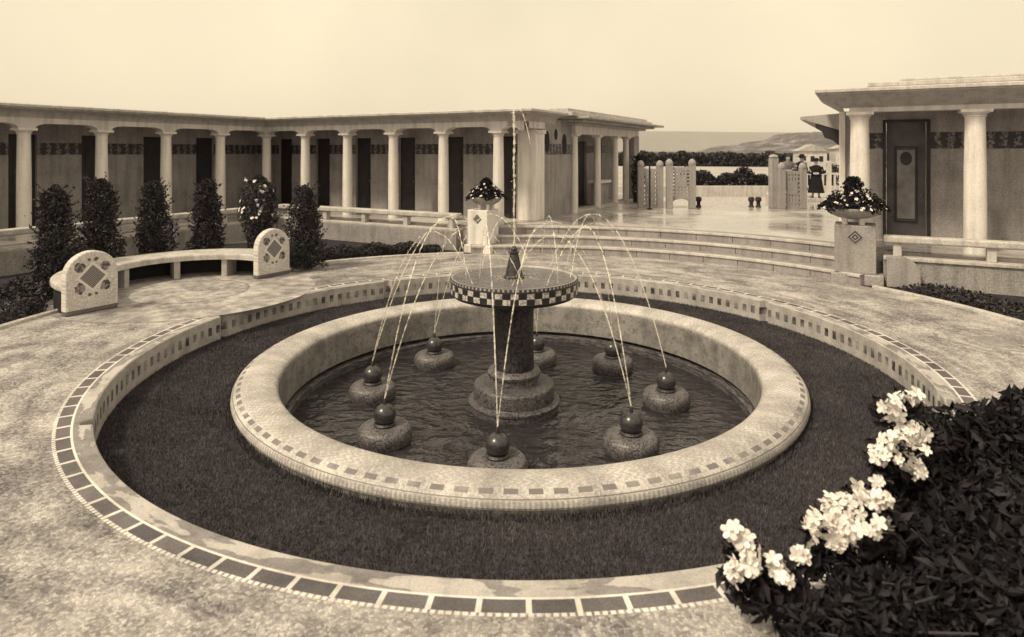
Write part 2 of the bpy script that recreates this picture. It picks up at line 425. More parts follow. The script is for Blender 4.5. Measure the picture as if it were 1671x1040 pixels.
# ------------------------------------------------------------------ SETTING
# ground ring, sea, hills
mb = MB()
mb.lathe([(5.3,-.03),(14,-.03),(45,-.03),(118,-.2),(150,-1.1),(185,-2.4)], 128, (CX,CY,0), True)
struct(mb.build('beach', m_sand))
mb = MB(); mb.add([(-9000,40,-1.5),(9000,40,-1.5),(9000,13000,-1.5),(-9000,13000,-1.5)], [(0,1,2,3)])
struct(mb.build('sea', m_sea))
def ridge(name, x0, x1, Y, hfun, depth, nx, amp, mat):
    mb = MB(); vs = []; fs = []; ny = 7
    for j in range(ny):
        t = j/(ny-1); prof = sin(min(1, t*1.25)*pi/2)
        for i in range(nx+1):
            x = x0+(x1-x0)*i/nx
            h = hfun(x)*prof + (random.uniform(-amp, amp)*prof if j else 0)
            vs.append((x, Y+depth*t, -1.6+max(0, h)))
    for j in range(ny-1):
        for i in range(nx):
            a = j*(nx+1)+i; fs.append((a, a+1, a+nx+2, a+nx+1))
    mb.add(vs, fs, None, True); return struct(mb.build(name, mat))
def hill_h(x):   # the near hill across the bay
    t = (x-640)/(960-640)
    return 0 if t <= 0 else 62*(min(1.0, t)**.85) + 6*sin(x*.021) * min(1, t*2) + 3*sin(x*.063)*min(1,t*2)
ridge('hills_and_haze_bank', 600, 1900, 1750, hill_h, 500, 90, 2.0, m_hill)
ridge('hills_and_haze_bank', -5000, 7500, 9000, lambda x: 318+12*sin(x*.0011), 1500, 60, 3, m_haze_bank)  # added ridge standing in for the grey haze band above the horizon

# plaza paving (origin at the plaza centre) with the sunken lawn's edge
NOTCH = [R(a) for a in (29, 80, 122, 163, 212, -22, -70)]
def redge(a):
    r = 5.06
    for k in NOTCH:
        d = (a-k+pi) % (2*pi)-pi
        if abs(d) < R(.9): r = 5.17
    return r
NA = 720
mb = MB(); vs = []; fs = []
rads = [None, 5.24, 5.4, 6.2, 7.9]
for j in range(NA):
    a = 2*pi*j/NA
    for r in rads:
        rr = redge(a)+.012 if r is None else r
        vs.append((rr*cos(a), rr*sin(a), 0.0))
m = len(rads)
for j in range(NA):
    j2 = (j+1) % NA
    for i in range(m-1): fs.append((j*m+i, j*m+i+1, j2*m+i+1, j2*m+i))
mb.add(vs, fs)
struct(mb.build('pavement', m_pave, loc=(CX,CY,0)))
mb = MB(); vs = []; fs = []; uvs = []
prof = [(-.0,-.45),(0,-.37),(0,-.012),(.012,0.0)]
Lp = [0,.08,.36,.38]
for j in range(NA):
    a = 2*pi*j/NA; rr = redge(a)
    for (dr, z) in prof: vs.append(((rr+dr)*cos(a), (rr+dr)*sin(a), z))
for j in range(NA):
    j2 = (j+1) % NA
    for i in range(3):
        fs.append((j*4+i, j2*4+i, j2*4+i+1, j*4+i+1))
        uvs.append([(j/NA,Lp[i]),((j+1)/NA,Lp[i]),((j+1)/NA,Lp[i+1]),(j/NA,Lp[i+1])])
mb.add(vs, fs, uvs)
o = mb.build('kerb', m_kerb, loc=(CX,CY,0), fix=False); struct(o)

EX, EY = -6.2, 12.4            # the bench alcove
mb = MB(); vs = [(0,0,0)]+[(2.3*cos(2*pi*j/64), 2.3*sin(2*pi*j/64), 0) for j in range(64)]
mb.add(vs, [(0, j+1, (j+1) % 64+1) for j in range(64)])
struct(mb.build('pavement', m_exedra, loc=(EX,EY,.004)))
# planting beds
mb = MB()
def bedring(a0, a1, r0, r1, z):
    n = 60; vs = []; fs = []
    for j in range(n+1):
        a = a0+(a1-a0)*j/n
        vs += [(CX+r0*cos(a), CY+r0*sin(a), z), (CX+r1*cos(a), CY+r1*sin(a), z)]
    for j in range(n): fs.append((2*j, 2*j+1, 2*j+3, 2*j+2))
    mb.add(vs, fs)
bedring(R(97), R(225), 7.9, 12.8, -.008)
bedring(R(-30), R(31), 7.9, 12, -.008)
bedring(R(-61), R(-24), 5.5, 9.5, .006)
struct(mb.build('flower_bed', m_soil))
mb = MB(); mb.sector(7.86, 7.97, -.02, .05, R(100), R(128), 30, (CX,CY)); mb.sector(7.86, 7.97, -.02, .05, R(166), R(215), 40, (CX,CY)); mb.sector(7.86, 7.97, -.02, .05, R(-28), R(27), 40, (CX,CY))
struct(mb.build('kerb', m_rail, bevel=.015))

# terrace
def W(org, a, b): return (org[0]+a*U[0]+b*V[0], org[1]+a*U[1]+b*V[1])
A0, A1 = R(29), R(98.5)
outl = []
n = 40
for j in range(n+1): outl.append(pol(9.16, A0+(A1-A0)*j/n))
LP = (-1.0, 17.45)             # left end of the stairs, start of the back balustrade
CORN = W(LP, -7.35, 0)
outl += [W(LP, 0, .15), W(CORN, -.15, .15), W(CORN, -.15, -16), (-30, 6), (-30, 32), (6.3, 32), (6.3, 24.4), (9.9, 24.4), (13.0, 33), (32, 33), (32, 1.0)]
RP = (7.22, 13.42)             # right pedestal
outl += [W(RP, 12, .15), W(RP, .3, .15)]
mb = MB(); mb.prism(outl, 'z', -.1, TZ); struct(mb.build('terrace', m_terrace))

# stairs
st = empty('stone_steps', (CX, CY, 0))
tag(st, 'three broad curved stone steps rising from the paving to the wet terrace', 'steps')
for i in range(3):
    mb = MB(); r0 = 7.9+.42*i
    mb.sector(r0, r0+.418, -.02 if i == 0 else .0, .21*(i+1), A0, A1, 70)
    mb.build('step', m_step, st, bevel=.012)
    mb = MB(); mb.sector(r0-.03, r0+.10, .21*(i+1)-.05, .21*(i+1)+.004, A0, A1, 70); mb.build('nosing', m_rail, st, bevel=.012)
    for k in range(11):                           # joints of the kerbstones in the riser
        mb = MB()
        a = A0+(A1-A0)*(k+.3+.25*((i*7+k*3) % 3))/11.5
        p = [(r0-.004)*cos(a), (r0-.004)*sin(a)]
        d = .006
        mb.add([(p[0]+d*sin(a), p[1]-d*cos(a), .21*i+.01), (p[0]-d*sin(a), p[1]+d*cos(a), .21*i+.01), (p[0]-d*sin(a), p[1]+d*cos(a), .21*(i+1)-.05), (p[0]+d*sin(a), p[1]-d*cos(a), .21*(i+1)-.05)], [(0,1,2,3)])
        mb.build('joint', m_void, st, fix=False)

# ------------------------------------------------------------------ lawn
mb = MB(); mb.lathe([(3.6,-.375),(5.2,-.375)], 128, (CX,CY,0)); struct(mb.build('ground', m_lawn))
def blades(n, r0, r1, hmin, hmax, w):
    a = rng.uniform(0, 2*pi, n); r = np.sqrt(rng.uniform(r0*r0, r1*r1, n))
    x = r*np.cos(a)+CX; y = r*np.sin(a)+CY
    t = rng.uniform(0, 2*pi, n); h = rng.uniform(hmin, hmax, n); ww = w*rng.uniform(.6, 1.4, n)
    ln = rng.normal(0, .35, n)*h; t2 = rng.uniform(0, 2*pi, n)
    z0 = -.378
    A = np.stack([x-ww*np.cos(t), y-ww*np.sin(t), np.full(n, z0)], 1)
    B = np.stack([x+ww*np.cos(t), y+ww*np.sin(t), np.full(n, z0)], 1)
    C = np.stack([x+ln*np.cos(t2), y+ln*np.sin(t2), z0+h], 1)
    return np.concatenate([A[:,None],B[:,None],C[:,None]], 1).reshape(-1, 3)
P = np.concatenate([blades(240000, 3.74, 5.055, .02, .045, .004), blades(9000, 3.70, 3.80, .04, .085, .006)])
me = bpy.data.meshes.new('grass'); nv = len(P)
me.vertices.add(nv); me.vertices.foreach_set('co', P.astype(np.float32).ravel())
me.loops.add(nv); me.loops.foreach_set('vertex_index', np.arange(nv, dtype=np.int32))
me.polygons.add(nv//3); me.polygons.foreach_set('loop_start', np.arange(0, nv, 3, dtype=np.int32))
me.update(calc_edges=True); me.materials.append(m_grass)
o = bpy.data.objects.new('grass', me); COL.objects.link(o)
tag(o, 'dark clipped lawn ring sunk between the mosaic basin and the paving', 'grass', kind='stuff')

# ------------------------------------------------------------------ basin
bs = empty('fountain_basin', (CX, CY, -.37)); tag(bs, 'large round mosaic basin with a thick rounded pale rim', 'basin')
def zz(z): return z+.37
prof = [(3.705, zz(-.42)), (3.71, zz(-.37)), (3.725, zz(-.315)), (3.745, zz(-.305)), (3.75, zz(-.285))]
for k in range(17):                # rounded crest, sloping outwards
    t = pi*(.0+.95*k/16); prof.append((3.475+.275*cos(t), zz(-.285)+.135*max(0, sin(t))**.9))
prof += [(3.205, zz(-.36)), (3.195, zz(-.56)), (3.19, zz(-.74))]
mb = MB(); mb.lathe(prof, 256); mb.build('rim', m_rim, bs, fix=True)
mb = MB(); mb.lathe([(3.19, zz(-.74)), (3.28, zz(-.745)), (3.30, zz(-.80)), (3.17, zz(-.805)), (3.13, zz(-.82)), (3.12, zz(-1.1))], 160); mb.build('inner_ledge', m_base, bs)
mb = MB(); mb.lathe([(.001, zz(-1.1)), (3.125, zz(-1.1))], 96); mb.build('floor', m_stem, bs)
mb = MB(); n = 96
mb.lathe([(.001, 0), (.6, 0), (1.5, 0), (2.4, 0), (3.122, 0)], n); struct(mb.build('water', m_water, loc=(CX,CY,-.91)))

# central fountain
ft = empty('fountain_pedestal', (CX-.07, CY, -1.1)); tag(ft, 'tall mosaic fountain with a round chequered bowl on a dark stem', 'fountain')
def fz(z): return z+1.1
mb = MB(); mb.lathe([(.63,fz(-1.1)),(.63,fz(-.84)),(.645,fz(-.825)),(.645,fz(-.80)),(.62,fz(-.785)),(.575,fz(-.78)),(.57,fz(-.775)),(.57,fz(-.60)),(.56,fz(-.575)),(.54,fz(-.562)),(.40,fz(-.555)),(.34,fz(-.55))], 64); mb.build('base', m_base, ft)
mb = MB(); mb.lathe([(.345,fz(-.552)),(.35,fz(-.47)),(.37,fz(-.45)),(.375,fz(-.41)),(.35,fz(-.375)),(.30,fz(-.36)),(.28,fz(-.355))], 48); mb.build('collar', m_drum, ft)
mb = MB(); mb.lathe([(.285,fz(-.357)),(.275,fz(-.1)),(.275,fz(.3)),(.285,fz(.5)),(.31,fz(.60)),(.34,fz(.66))], 48); mb.build('stem', m_stem, ft)
bp = [(.30,fz(.64)),(.55,fz(.645)),(.80,fz(.655)),(.855,fz(.675)),(.875,fz(.70)),(.89,fz(.715)),(.90,fz(.72)),(.90,fz(.86)),(.905,fz(.88)),(.905,fz(.915)),(.90,fz(.93)),(.87,fz(.93)),(.86,fz(.915)),(.85,fz(.89)),(.001,fz(.885))]
# put the chequer rows where v = .72 .. .87
L = 0
mb = MB(); mb.lathe(bp, 96)
acc = [0]
for i in range(1, len(bp)): acc.append(acc[-1]+math.hypot(bp[i][0]-bp[i-1][0], bp[i][1]-bp[i-1][1]))
sh = .72-acc[6]
mb.uv = [[(q[0], q[1]+sh) for q in f] for f in mb.uv]
mb.build('bowl', m_bowl, ft)
mb = MB(); mb.lathe([(.001,fz(.905)),(.857,fz(.905))], 64); mb.build('bowl_water', m_bowlwater, ft)
mb = MB(); mb.lathe([(.15,fz(.90)),(.15,fz(.93)),(.125,fz(.95)),(.075,fz(1.18)),(.06,fz(1.25)),(.075,fz(1.26)),(.075,fz(1.275)),(.045,fz(1.285)),(.05,fz(1.32)),(.03,fz(1.345)),(.012,fz(1.36)),(.001,fz(1.36))], 32); mb.build('spout', m_stem, ft)

def jet_pts(p0, dirv, reach, apex, zend, n=90):
    # ballistic arc: rises from p0 to height apex after `reach` metres, then falls to zend
    pts = []; z0 = p0[2]; fall = sqrt((apex-zend)/(apex-z0)); tot = reach*(1+fall)
    for i in range(n+1):
        s = tot*i/n; z = apex-(apex-z0)*((s-reach)/reach)**2
        pts.append((p0[0]+dirv[0]*s, p0[1]+dirv[1]*s, z))
    return pts
def jet_mesh(pts, r0, r1):
    mb = MB(); n = len(pts); i = 0
    # an unbroken thread that thins and breaks into beads and short strings
    brk = int(n*random.uniform(.32, .5))
    rad = [r0*(1+.25*random.uniform(-1, 1)) for _ in range(brk+1)]
    mb.tube(pts[:brk+1], rad, 6)
    i = brk+1
    while i < n-2:
        L_ = random.choice((2, 3, 3, 4, 5)); seg = pts[i:min(n, i+L_+1)]
        if len(seg) < 2: break
        jit = [np.array(p)+np.array([random.gauss(0, .004) for _ in range(3)]) for p in seg]
        k = len(jit); t = i/n
        rr = r0+(r1-r0)*t
        mb.tube(jit, [max(.002, rr*sin(pi*(q+.5)/k)*random.uniform(.7, 1.2)) for q in range(k)], 6)
        for _ in range(3):
            p = jit[0]+np.array([random.gauss(0, .03) for _ in range(3)]); mb.ball(tuple(p), random.uniform(.002, .0055), 5, 3)
        i += L_+(1 if random.random() < .25 else 0)
    return mb
# the tall central jet
pts = [(0.004*sin(i*.3), 0, fz(1.36)+1.94*i/60) for i in range(61)]
mb = MB(); mb.tube(pts, [.012+.004*sin(i*1.7)+.004*i/60 for i in range(61)], 6)
for k in range(26):
    t = random.random()**.6; mb.tube([(random.gauss(0,.02), random.gauss(0,.02), fz(1.4)+1.85*t+q*.03) for q in range(2)], .004, 5)
mb.build('water_jet', m_jet, ft)
# falling thread beside it
mb = MB(); mb.tube([(.012+.22*(i/20), -.02, fz(3.29)+.06*sin(pi*i/20)-.50*(i/20)**2) for i in range(21)], [.009*(1-.3*i/20) for i in range(21)], 5); mb.build('water_jet', m_jet, ft)
# splash ring where the water drops round the spout
mb = MB()
for k in range(320):
    a = random.uniform(0, 2*pi); r = abs(random.gauss(.24, .06)); mb.ball((r*cos(a), r*sin(a), fz(.907)+abs(random.gauss(0,.02))), random.uniform(.002,.005), 6, 4)
sp_ = mb.build('splash', m_jet, ft); sp_['kind'] = 'stuff'

NZ = [((812,733), 'dark ball nozzle on a mosaic drum nearest the camera, before the fountain stem'),
      ((1030,697), 'dark ball nozzle beside the near right rim, front right of the stem'),
      ((1087,628), 'dark ball nozzle on a mosaic drum farthest right in the basin'),
      ((1000,575), 'dark ball nozzle at the back right of the basin, small and far off'),
      ((876,565), 'dark ball nozzle half hidden behind the dark fountain stem'),
      ((709,568), 'dark ball nozzle at the back left of the basin near the far rim'),
      ((608,617), 'dark ball nozzle farthest left in the basin with spray around it'),
      ((628,683), 'dark ball nozzle front left of the stem, just below the farthest left one')]
for (px, py), lab in NZ:
    Yn = 1050*(2.7+.63)/(py-247); Xn = (px-835.5)*Yn/1050
    e = empty('fountain_nozzle', (Xn, Yn, -1.1)); tag(e, lab, 'fountain nozzle', 'ball nozzles ringing the fountain')
    hz = random.uniform(-.015, .015)
    mb = MB(); mb.lathe([(.30,0),(.315,.19),(.335,.24),(.34,.30),(.325,.35),(.29,.385),(.22,.395),(.12,.39),(.001,.39)], 48); mb.build('drum', m_drum, e)
    mb = MB(); mb.lathe([(.135,.385),(.14,.41),(.125,.425),(.118,.43)], 32); mb.build('collar', m_stem, e)
    mb = MB(); mb.ball((0,0,.515), .138, 32, 18); mb.build('globe', m_globe, e)
    mb = MB(); mb.lathe([(.026,.64),(.022,.67),(.02,.70),(.012,.72),(.001,.722)], 12); mb.build('spout_tip', m_stem, e)
    d0 = atan2(CY-Yn, CX-Xn); dist = math.hypot(CY-Yn, CX-Xn)
    for s in (-1, 1):
        a = d0+s*R(20+random.uniform(-3, 3)); rc = dist*.53*random.uniform(.95, 1.05)
        pts = jet_pts((0,0,.72), (cos(a), sin(a)), rc, 1.1+1.68*random.uniform(.93, 1.06), 1.1+.92, 80)
        jet_mesh(pts, .0085, .0085).build('water_jet', m_jet, e)

# ------------------------------------------------------------------ bench alcove
bn = empty('stone_bench', (EX, EY, 0)); tag(bn, 'curved pale stone bench with two round-topped mosaic end panels', 'bench')
an0 = atan2(.526, -.85)          # direction from alcove centre to the middle of the bench
mb = MB(); mb.sector(1.42, 2.2, .375, .50, an0-R(90), an0+R(90), 64); mb.build('seat', m_rail, bn, bevel=.04, seg=3)
for k in (-58, -22, 18, 56):
    a = an0+R(k); p = (1.72*cos(a), 1.72*sin(a)); mb = MB(); mb.box(-.25,.25,-.06,.06,-.01,.375); mb.build('leg', m_rail, bn, loc=(p[0],p[1],0), rz=a, bevel=.01)
mb = MB(); mb.sector(2.05, 2.15, .0, .375, an0-R(88), an0+R(88), 48); mb.build('under_seat_shade', m_void, bn)  # near-black sheet that paints the shade beneath the seat
for s in (-1, 1):
    a = an0+s*R(90); c = (1.81*cos(a)+.0, 1.81*sin(a))
    fx, fy = -cos(an0), -sin(an0)       # towards the plaza
    poly = [(-.41,0),(.41,0),(.41,.66)]+[(.41*cos(pi*k/20), .63+.41*sin(pi*k/20)) for k in range(21)]+[(-.41,.66)]
    poly = [poly[0], poly[1]]+[(.41*cos(pi*k/22), .63+.40*sin(pi*k/22)) for k in range(23)]
    mb = MB(); mb.prism(poly, 'y', -.085, .085)
    mb.build('end_panel', m_benchend, bn, loc=(c[0]+fx*.07, c[1]+fy*.07, 0), rz=an0+pi/2, bevel=.03, seg=3)

# ------------------------------------------------------------------ pedestals and balustrades
def pedestal(loc, w, h, mat, label, base=True):
    e = empty('pedestal', (loc[0], loc[1], 0), TH); tag(e, label, 'pedestal', 'pedestals flanking the steps')
    h2 = w/2
    mb = MB(); mb.box(-h2,h2,-h2,h2,0.0 if not base else .2,h); mb.build('shaft', mat, e, bevel=.02)
    if base: mb = MB(); mb.box(-h2-.06,h2+.13,-h2-.08,h2+.06,-.03,.2); mb.build('plinth', mat, e, bevel=.02)
    mb = MB(); d = w*.2; mb.prism([(0,-d),(d,0),(0,d),(-d,0)], 'y', -h2-.012, -h2+.01)
    mb.build('emblem', m_emblem, e, loc=(0,0,h-.24))
    return e
pedestal((-.78,17.42), .62, 1.13, m_terrazzo_w, 'bright white square pedestal at the left end of the steps')
pedestal((7.2,13.5), .76, 1.18, m_terrazzo, 'grey terrazzo pedestal with a dark diamond at the right end of the steps')
def balustrade(loc, rz, length, label, sp=1.55, x0=.35):
    e = empty('low_balustrade', (loc[0], loc[1], 0), rz); tag(e, label, 'balustrade', 'low stone balustrades edging the terrace')
    mb = MB(); mb.box(x0, length, -.17, .17, -.05, .50); mb.build('base_wall', m_wallbase, e, bevel=.01)
    mb = MB(); mb.box(x0, length+.02, -.21, .145, .502, .575); mb.build('coping', m_rail, e, bevel=.015)
    mb = MB(); mb.box(x0, length+.04, -.15, .14, .845, .985); mb.build('rail', m_rail, e, bevel=.035, seg=3)
    x = x0+.25
    while x < length:
        mb = MB(); mb.box(x-.075, x+.075, -.09, .09, .575, .846); mb.build('post', m_rail, e, bevel=.01); x += sp
    return e
balustrade(W(LP, -.15, 0), TH+pi, 7.2, 'low stone balustrade below the long back colonnade, left of the white pedestal')
balustrade(W(CORN, 0, -.4), TH-pi/2, 14, 'low stone balustrade behind the dark shrubs along the left colonnade', x0=.0)
be = balustrade(W(RP, .1, 0), TH, 9, 'low stone balustrade on the right, beside the grey pedestal')
mb = MB(); q = [(.40,.0),(.98,0)]+[(.62+.36*cos(pi/2*k/8), .26+.34*sin(pi/2*k/8)) for k in range(9)]+[(.40,.60)]
mb.prism(q, 'y', -.42, -.215); mb.build('buttress', m_wallbase, be, bevel=.012)

# ------------------------------------------------------------------ buildings
def column_parts(parent, x, y, h, r, z0=0):
    mb = MB(); mb.lathe([(r*1.0,0),(r*1.0,h*.3),(r*.97,h*.6),(r*.88,h-.13)], 28); s = mb.build('column', m_column, parent, loc=(x,y,z0))
    mb = MB(); mb.lathe([(r*.88,h-.15),(r*1.0,h-.145),(r*1.0,h-.125),(r*.9,h-.12),(r*1.15,h-.075),(r*1.28,h-.06)], 28)
    mb.box(-r*1.32, r*1.32, -r*1.32, r*1.32, h-.06, h)
    mb.build('capital', m_column, s)
    return s
def beam_arched(parent, pts_x, axis, y0, y1, zc, rise, top, r):
    # beam over a row of columns; underside rounded into the columns
    mb = MB(); poly_b = []
    for k in range(len(pts_x)-1):
        a, b = pts_x[k], pts_x[k+1]; rr = .34
        e = r*1.2
        poly_b += [(a, zc), (a+e, zc)]
        for q in range(1, 9): t = pi/2*q/8; poly_b.append((a+e+rr*(1-cos(t)), zc+rise*sin(t)))
        for q in range(8, 0, -1): t = pi/2*q/8; poly_b.append((b-e-rr*(1-cos(t)), zc+rise*sin(t)))
        poly_b += [(b-e, zc)]
    poly_b.append((pts_x[-1], zc))
    for i in range(len(poly_b)-1):
        p, q = poly_b[i], poly_b[i+1]
        if abs(p[0]-q[0]) < 1e-6: continue
        pl = [p, q, (q[0], top), (p[0], top)]
        def mk(t, d): return (t[0], d, t[1]) if axis == 'x' else (d, t[0], t[1])
        vs = [mk(t, y0) for t in pl]+[mk(t, y1) for t in pl]
        mb.add(vs, [(0,1,2,3), (4,7,6,5), (0,4,5,1), (3,2,6,7)])
    return mb.build('beam', m_plaster, parent)
def wall_with_doors(parent, axis, c, t, lo, hi, doors, h, dtop, fr0, fr1, mat=None, panels=True):
    """wall along axis, front face at c, thickness t behind (away from the court); returns nothing"""
    sgn = 1 if t > 0 else -1
    def bx(mb, a0, a1, d0, d1, z0, z1):
        d0, d1 = min(d0, d1), max(d0, d1)
        if axis == 'x': mb.box(a0, a1, d0, d1, z0, z1)
        else: mb.box(d0, d1, a0, a1, z0, z1)
    mb = MB(); x = lo
    for (d0, d1) in sorted(doors)+[(hi, hi)]:
        if d0 > x:
            bx(mb, x, d0, c, c+t, -.02, h)
            fr = MB(); bx(fr, x+.004, d0-.004, c-.012*sgn, c+.05*sgn, fr0, fr1); fr.build('frieze', m_frieze, parent)
        if d1 > d0: bx(mb, d0+.002, d1-.002, c+.004*sgn, c+t, dtop, h)
        x = d1
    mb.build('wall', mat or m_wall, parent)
    for (d0, d1) in doors:
        db = MB(); bx(db, d0+.01, d1-.01, c+.10*sgn, c+.15*sgn, 0, dtop-.002); d = db.build('door', m_door if panels else m_doorl, parent)
        kb = MB()
        if axis == 'x': kb.ball((d1-.10, c+.075*sgn, 1.05), .028, 10, 6)
        else: kb.ball((c+.075*sgn, d1-.10, 1.05), .028, 10, 6)
        kb.build('handle', m_greycloth, d)
        if panels:
            pb = MB(); w = (d1-d0)*.22
            for (z0, z1) in ((.2, .95), (1.1, 2.2)): bx(pb, d0+w, d1-w, c+.085*sgn, c+.101*sgn, z0, min(z1, dtop-.25))
            pb.build('panel', m_door, d, bevel=.006)
def sweep(parent, name, path, prof, mat):
    """path in local xy (corner points with outward normals mitred); prof (offset, z)"""
    mb = MB(); n = len(path)
    for i in range(len(prof)-1):
        for k in range(n-1):
            v = []
            for (o, z), kk in ((prof[i],k),(prof[i],k+1),(prof[i+1],k+1),(prof[i+1],k)):
                p, m = path[kk]; v.append((p[0]+m[0]*o, p[1]+m[1]*o, z))
            mb.add(v, [(0,1,2,3)])
    return mb.build(name, mat, parent, fix=False)
G0 = (-8.67, 22.74)
SP = 1.88; HC = 2.65
ga = empty('colonnaded_gallery', (G0[0], G0[1], TZ), TH); tag(ga, 'long low L-shaped bathing gallery with white columns and dark cabin doors', 'building')
for k in range(6): column_parts(ga, k*SP, 0, HC, .16)
for k in range(1, 7): column_parts(ga, 0, -k*SP, HC, .16)
beam_arched(ga, [k*SP for k in range(6)]+[9.4+.9], 'x', -.15, .15, HC+.003, .12, HC+.26, .16)
beam_arched(ga, [-k*SP for k in range(7, -1, -1)], 'y', -.148, .152, HC+.003, .12, HC+.258, .16)
mb = MB(); mb.box(10.0, 10.3, .15, 1.2, HC+.08, HC+.26); mb.build('beam', m_plaster, ga)
# cornice
cove = [(.13, HC+.24)]+[(.15+.36*(1-cos(pi/2*q/6)), HC+.26+.20*sin(pi/2*q/6)) for q in range(7)]+[(.55, HC+.465), (.55, HC+.50), (.60, HC+.505)]
path = [((0,-14),(1,0)), ((0,0),(1,-1)), ((10.15,0),(1,-1)), ((10.15,1.9),(1,0))]
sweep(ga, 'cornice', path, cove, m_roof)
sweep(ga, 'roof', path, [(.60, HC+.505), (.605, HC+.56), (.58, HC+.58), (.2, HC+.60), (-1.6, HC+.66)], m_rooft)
mb = MB()
vs = [(-6,-14,HC+.65),(-1.3,-14,HC+.65),(-1.3,1.3,HC+.65),(8.9,1.3,HC+.65),(8.9,5,HC+.65),(-6,5,HC+.65)]
mb.prism([(v[0],v[1]) for v in vs], 'z', HC+.40, HC+.645); mb.build('flat_roof', m_rooft, ga)
mb = MB(); mb.box(-1.6, .14, -14, .1, HC+.27, HC+.30); mb.box(.141, 10.2, -.1, 1.6, HC+.27, HC+.30); mb.build('ceiling', m_plaster, ga)
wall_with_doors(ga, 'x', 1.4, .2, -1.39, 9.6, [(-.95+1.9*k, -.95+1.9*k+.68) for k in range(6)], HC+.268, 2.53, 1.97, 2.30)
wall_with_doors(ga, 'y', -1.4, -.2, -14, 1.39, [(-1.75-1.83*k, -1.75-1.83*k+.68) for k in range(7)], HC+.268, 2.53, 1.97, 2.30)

# seaward pavilion
P0 = W(G0, 9.95, 1.4)
pv = empty('seaside_pavilion', (P0[0], P0[1], TZ), TH); tag(pv, 'pavilion at the end of the gallery with broad stepped roof facing the sea', 'building')
mb = MB(); mb.box(-.52, .1, -.30, .30, 0, HC+.05); mb.build('pilaster', m_column, pv, bevel=.02)
mb = MB(); mb.box(-.56, .14, -.34, .34, HC-.06, HC+.06); mb.build('capital', m_column, pv, bevel=.015)
mb = MB(); mb.box(-.16, .02, .30, 2.55, 0, HC+.42); mb.build('wall', m_wall, pv)
mb = MB(); mb.box(-.1, .032, .302, 2.548, 1.97, 2.30); mb.build('frieze', m_frieze, pv)
for (b, z, ra, rb) in ((.62, 2.36, .16, .33), (1.95, 2.30, .16, .33), (1.28, 2.60, .10, .17)):
    mb = MB(); mb.prism([(b+ra*cos(2*pi*k/24), z+rb*sin(2*pi*k/24)) for k in range(24)], 'x', .0, .043); mb.build('oval_niche_shade', m_void, pv)  # flat raised ovals; the niches' shade is put into the colour
for b in (2.8, 3.35, 5.0, 6.95, 8.3): column_parts(pv, .02 if b != 3.35 else -.25, b, HC, .13)
mb = MB(); mb.box(-.17, .19, 8.95, 9.6, 0, HC+.06); mb.build('pier', m_wall, pv, bevel=.015)
mb = MB(); mb.box(-.17, .17, 2.552, 9.6, HC+.003, HC+.29); mb.build('beam', m_plaster, pv)
wall_with_doors(pv, 'y', -1.0, -.2, 2.56, 9.5, [(3.7, 4.6), (5.6, 6.5), (7.3, 8.2)], HC+.28, 2.45, 2.0, 2.3)
mb = MB(); mb.box(-.5, .0, 5.35, 6.6, .86, .96); mb.build('counter', m_column, pv, bevel=.01)
mb = MB(); mb.box(-.42, -.08, 5.45, 6.5, 0, .858); mb.build('counter_front', m_wall, pv, bevel=.01)
mb = MB(); mb.box(-.3, .12, 2.9, 9.3, -.01, .06); mb.build('floor_edge', m_rail, pv)
def slab(parent, name, a0, a1, b0, b1, z0, z1, mat, bev=.02):
    mb = MB(); mb.box(a0, a1, b0, b1, z0, z1); return mb.build(name, mat, parent, bevel=bev)
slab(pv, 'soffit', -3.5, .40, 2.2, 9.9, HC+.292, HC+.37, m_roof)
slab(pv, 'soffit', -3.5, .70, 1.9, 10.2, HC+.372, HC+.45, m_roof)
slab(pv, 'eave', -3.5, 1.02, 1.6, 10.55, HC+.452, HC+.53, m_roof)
slab(pv, 'roof', -3.5, .62, 1.2, 10.1, HC+.532, HC+.66, m_rooft)
slab(pv, 'roof', -3.5, .45, 1.3, 9.9, HC+.662, HC+.78, m_rooft)

# right pavilion
R0 = (7.62, 14.1); HR = 2.92
rp = empty('corner_pavilion', (R0[0], R0[1], TZ), TH); tag(rp, 'large pavilion on the right with two thick white columns and a panelled door', 'building')
for k in range(4): column_parts(rp, k*2.07, 0, HR, .20)
mb = MB(); mb.box(-.2, 8.2, -.16, .16, HR+.002, HR+.10); mb.build('beam', m_plaster, rp)
cove2 = [(.12, HR+.09), (.17, HR+.10), (.60, HR+.37), (.62, HR+.375), (.62, HR+.41)]
pathR = [((-.2,2.4),(-1,0)), ((-.2,0),(-1,-1)), ((9,0),(0,-1))]
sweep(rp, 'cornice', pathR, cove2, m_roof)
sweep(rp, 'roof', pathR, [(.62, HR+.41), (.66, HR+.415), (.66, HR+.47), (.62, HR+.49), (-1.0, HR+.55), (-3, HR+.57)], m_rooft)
slab(rp, 'flat_roof', 1.0, 9, 1.2, 8, HR+.3, HR+.545, m_rooft)
slab(rp, 'roof', .15, 9.2, -.52, 8.2, HR+.50, HR+.60, m_rooft)
slab(rp, 'roof', .75, 9.3, -.40, 8.3, HR+.602, HR+.66, m_rooft)
mb = MB(); mb.box(-.15, 9, .0, 1.6, HR+.101, HR+.13); mb.build('ceiling', m_plaster, rp)
wall_with_doors(rp, 'x', 1.4, .2, -.15, 9, [(.55, 1.35), (3.4, 4.2)], HR+.10, 2.74, 2.13, 2.50, panels=False)
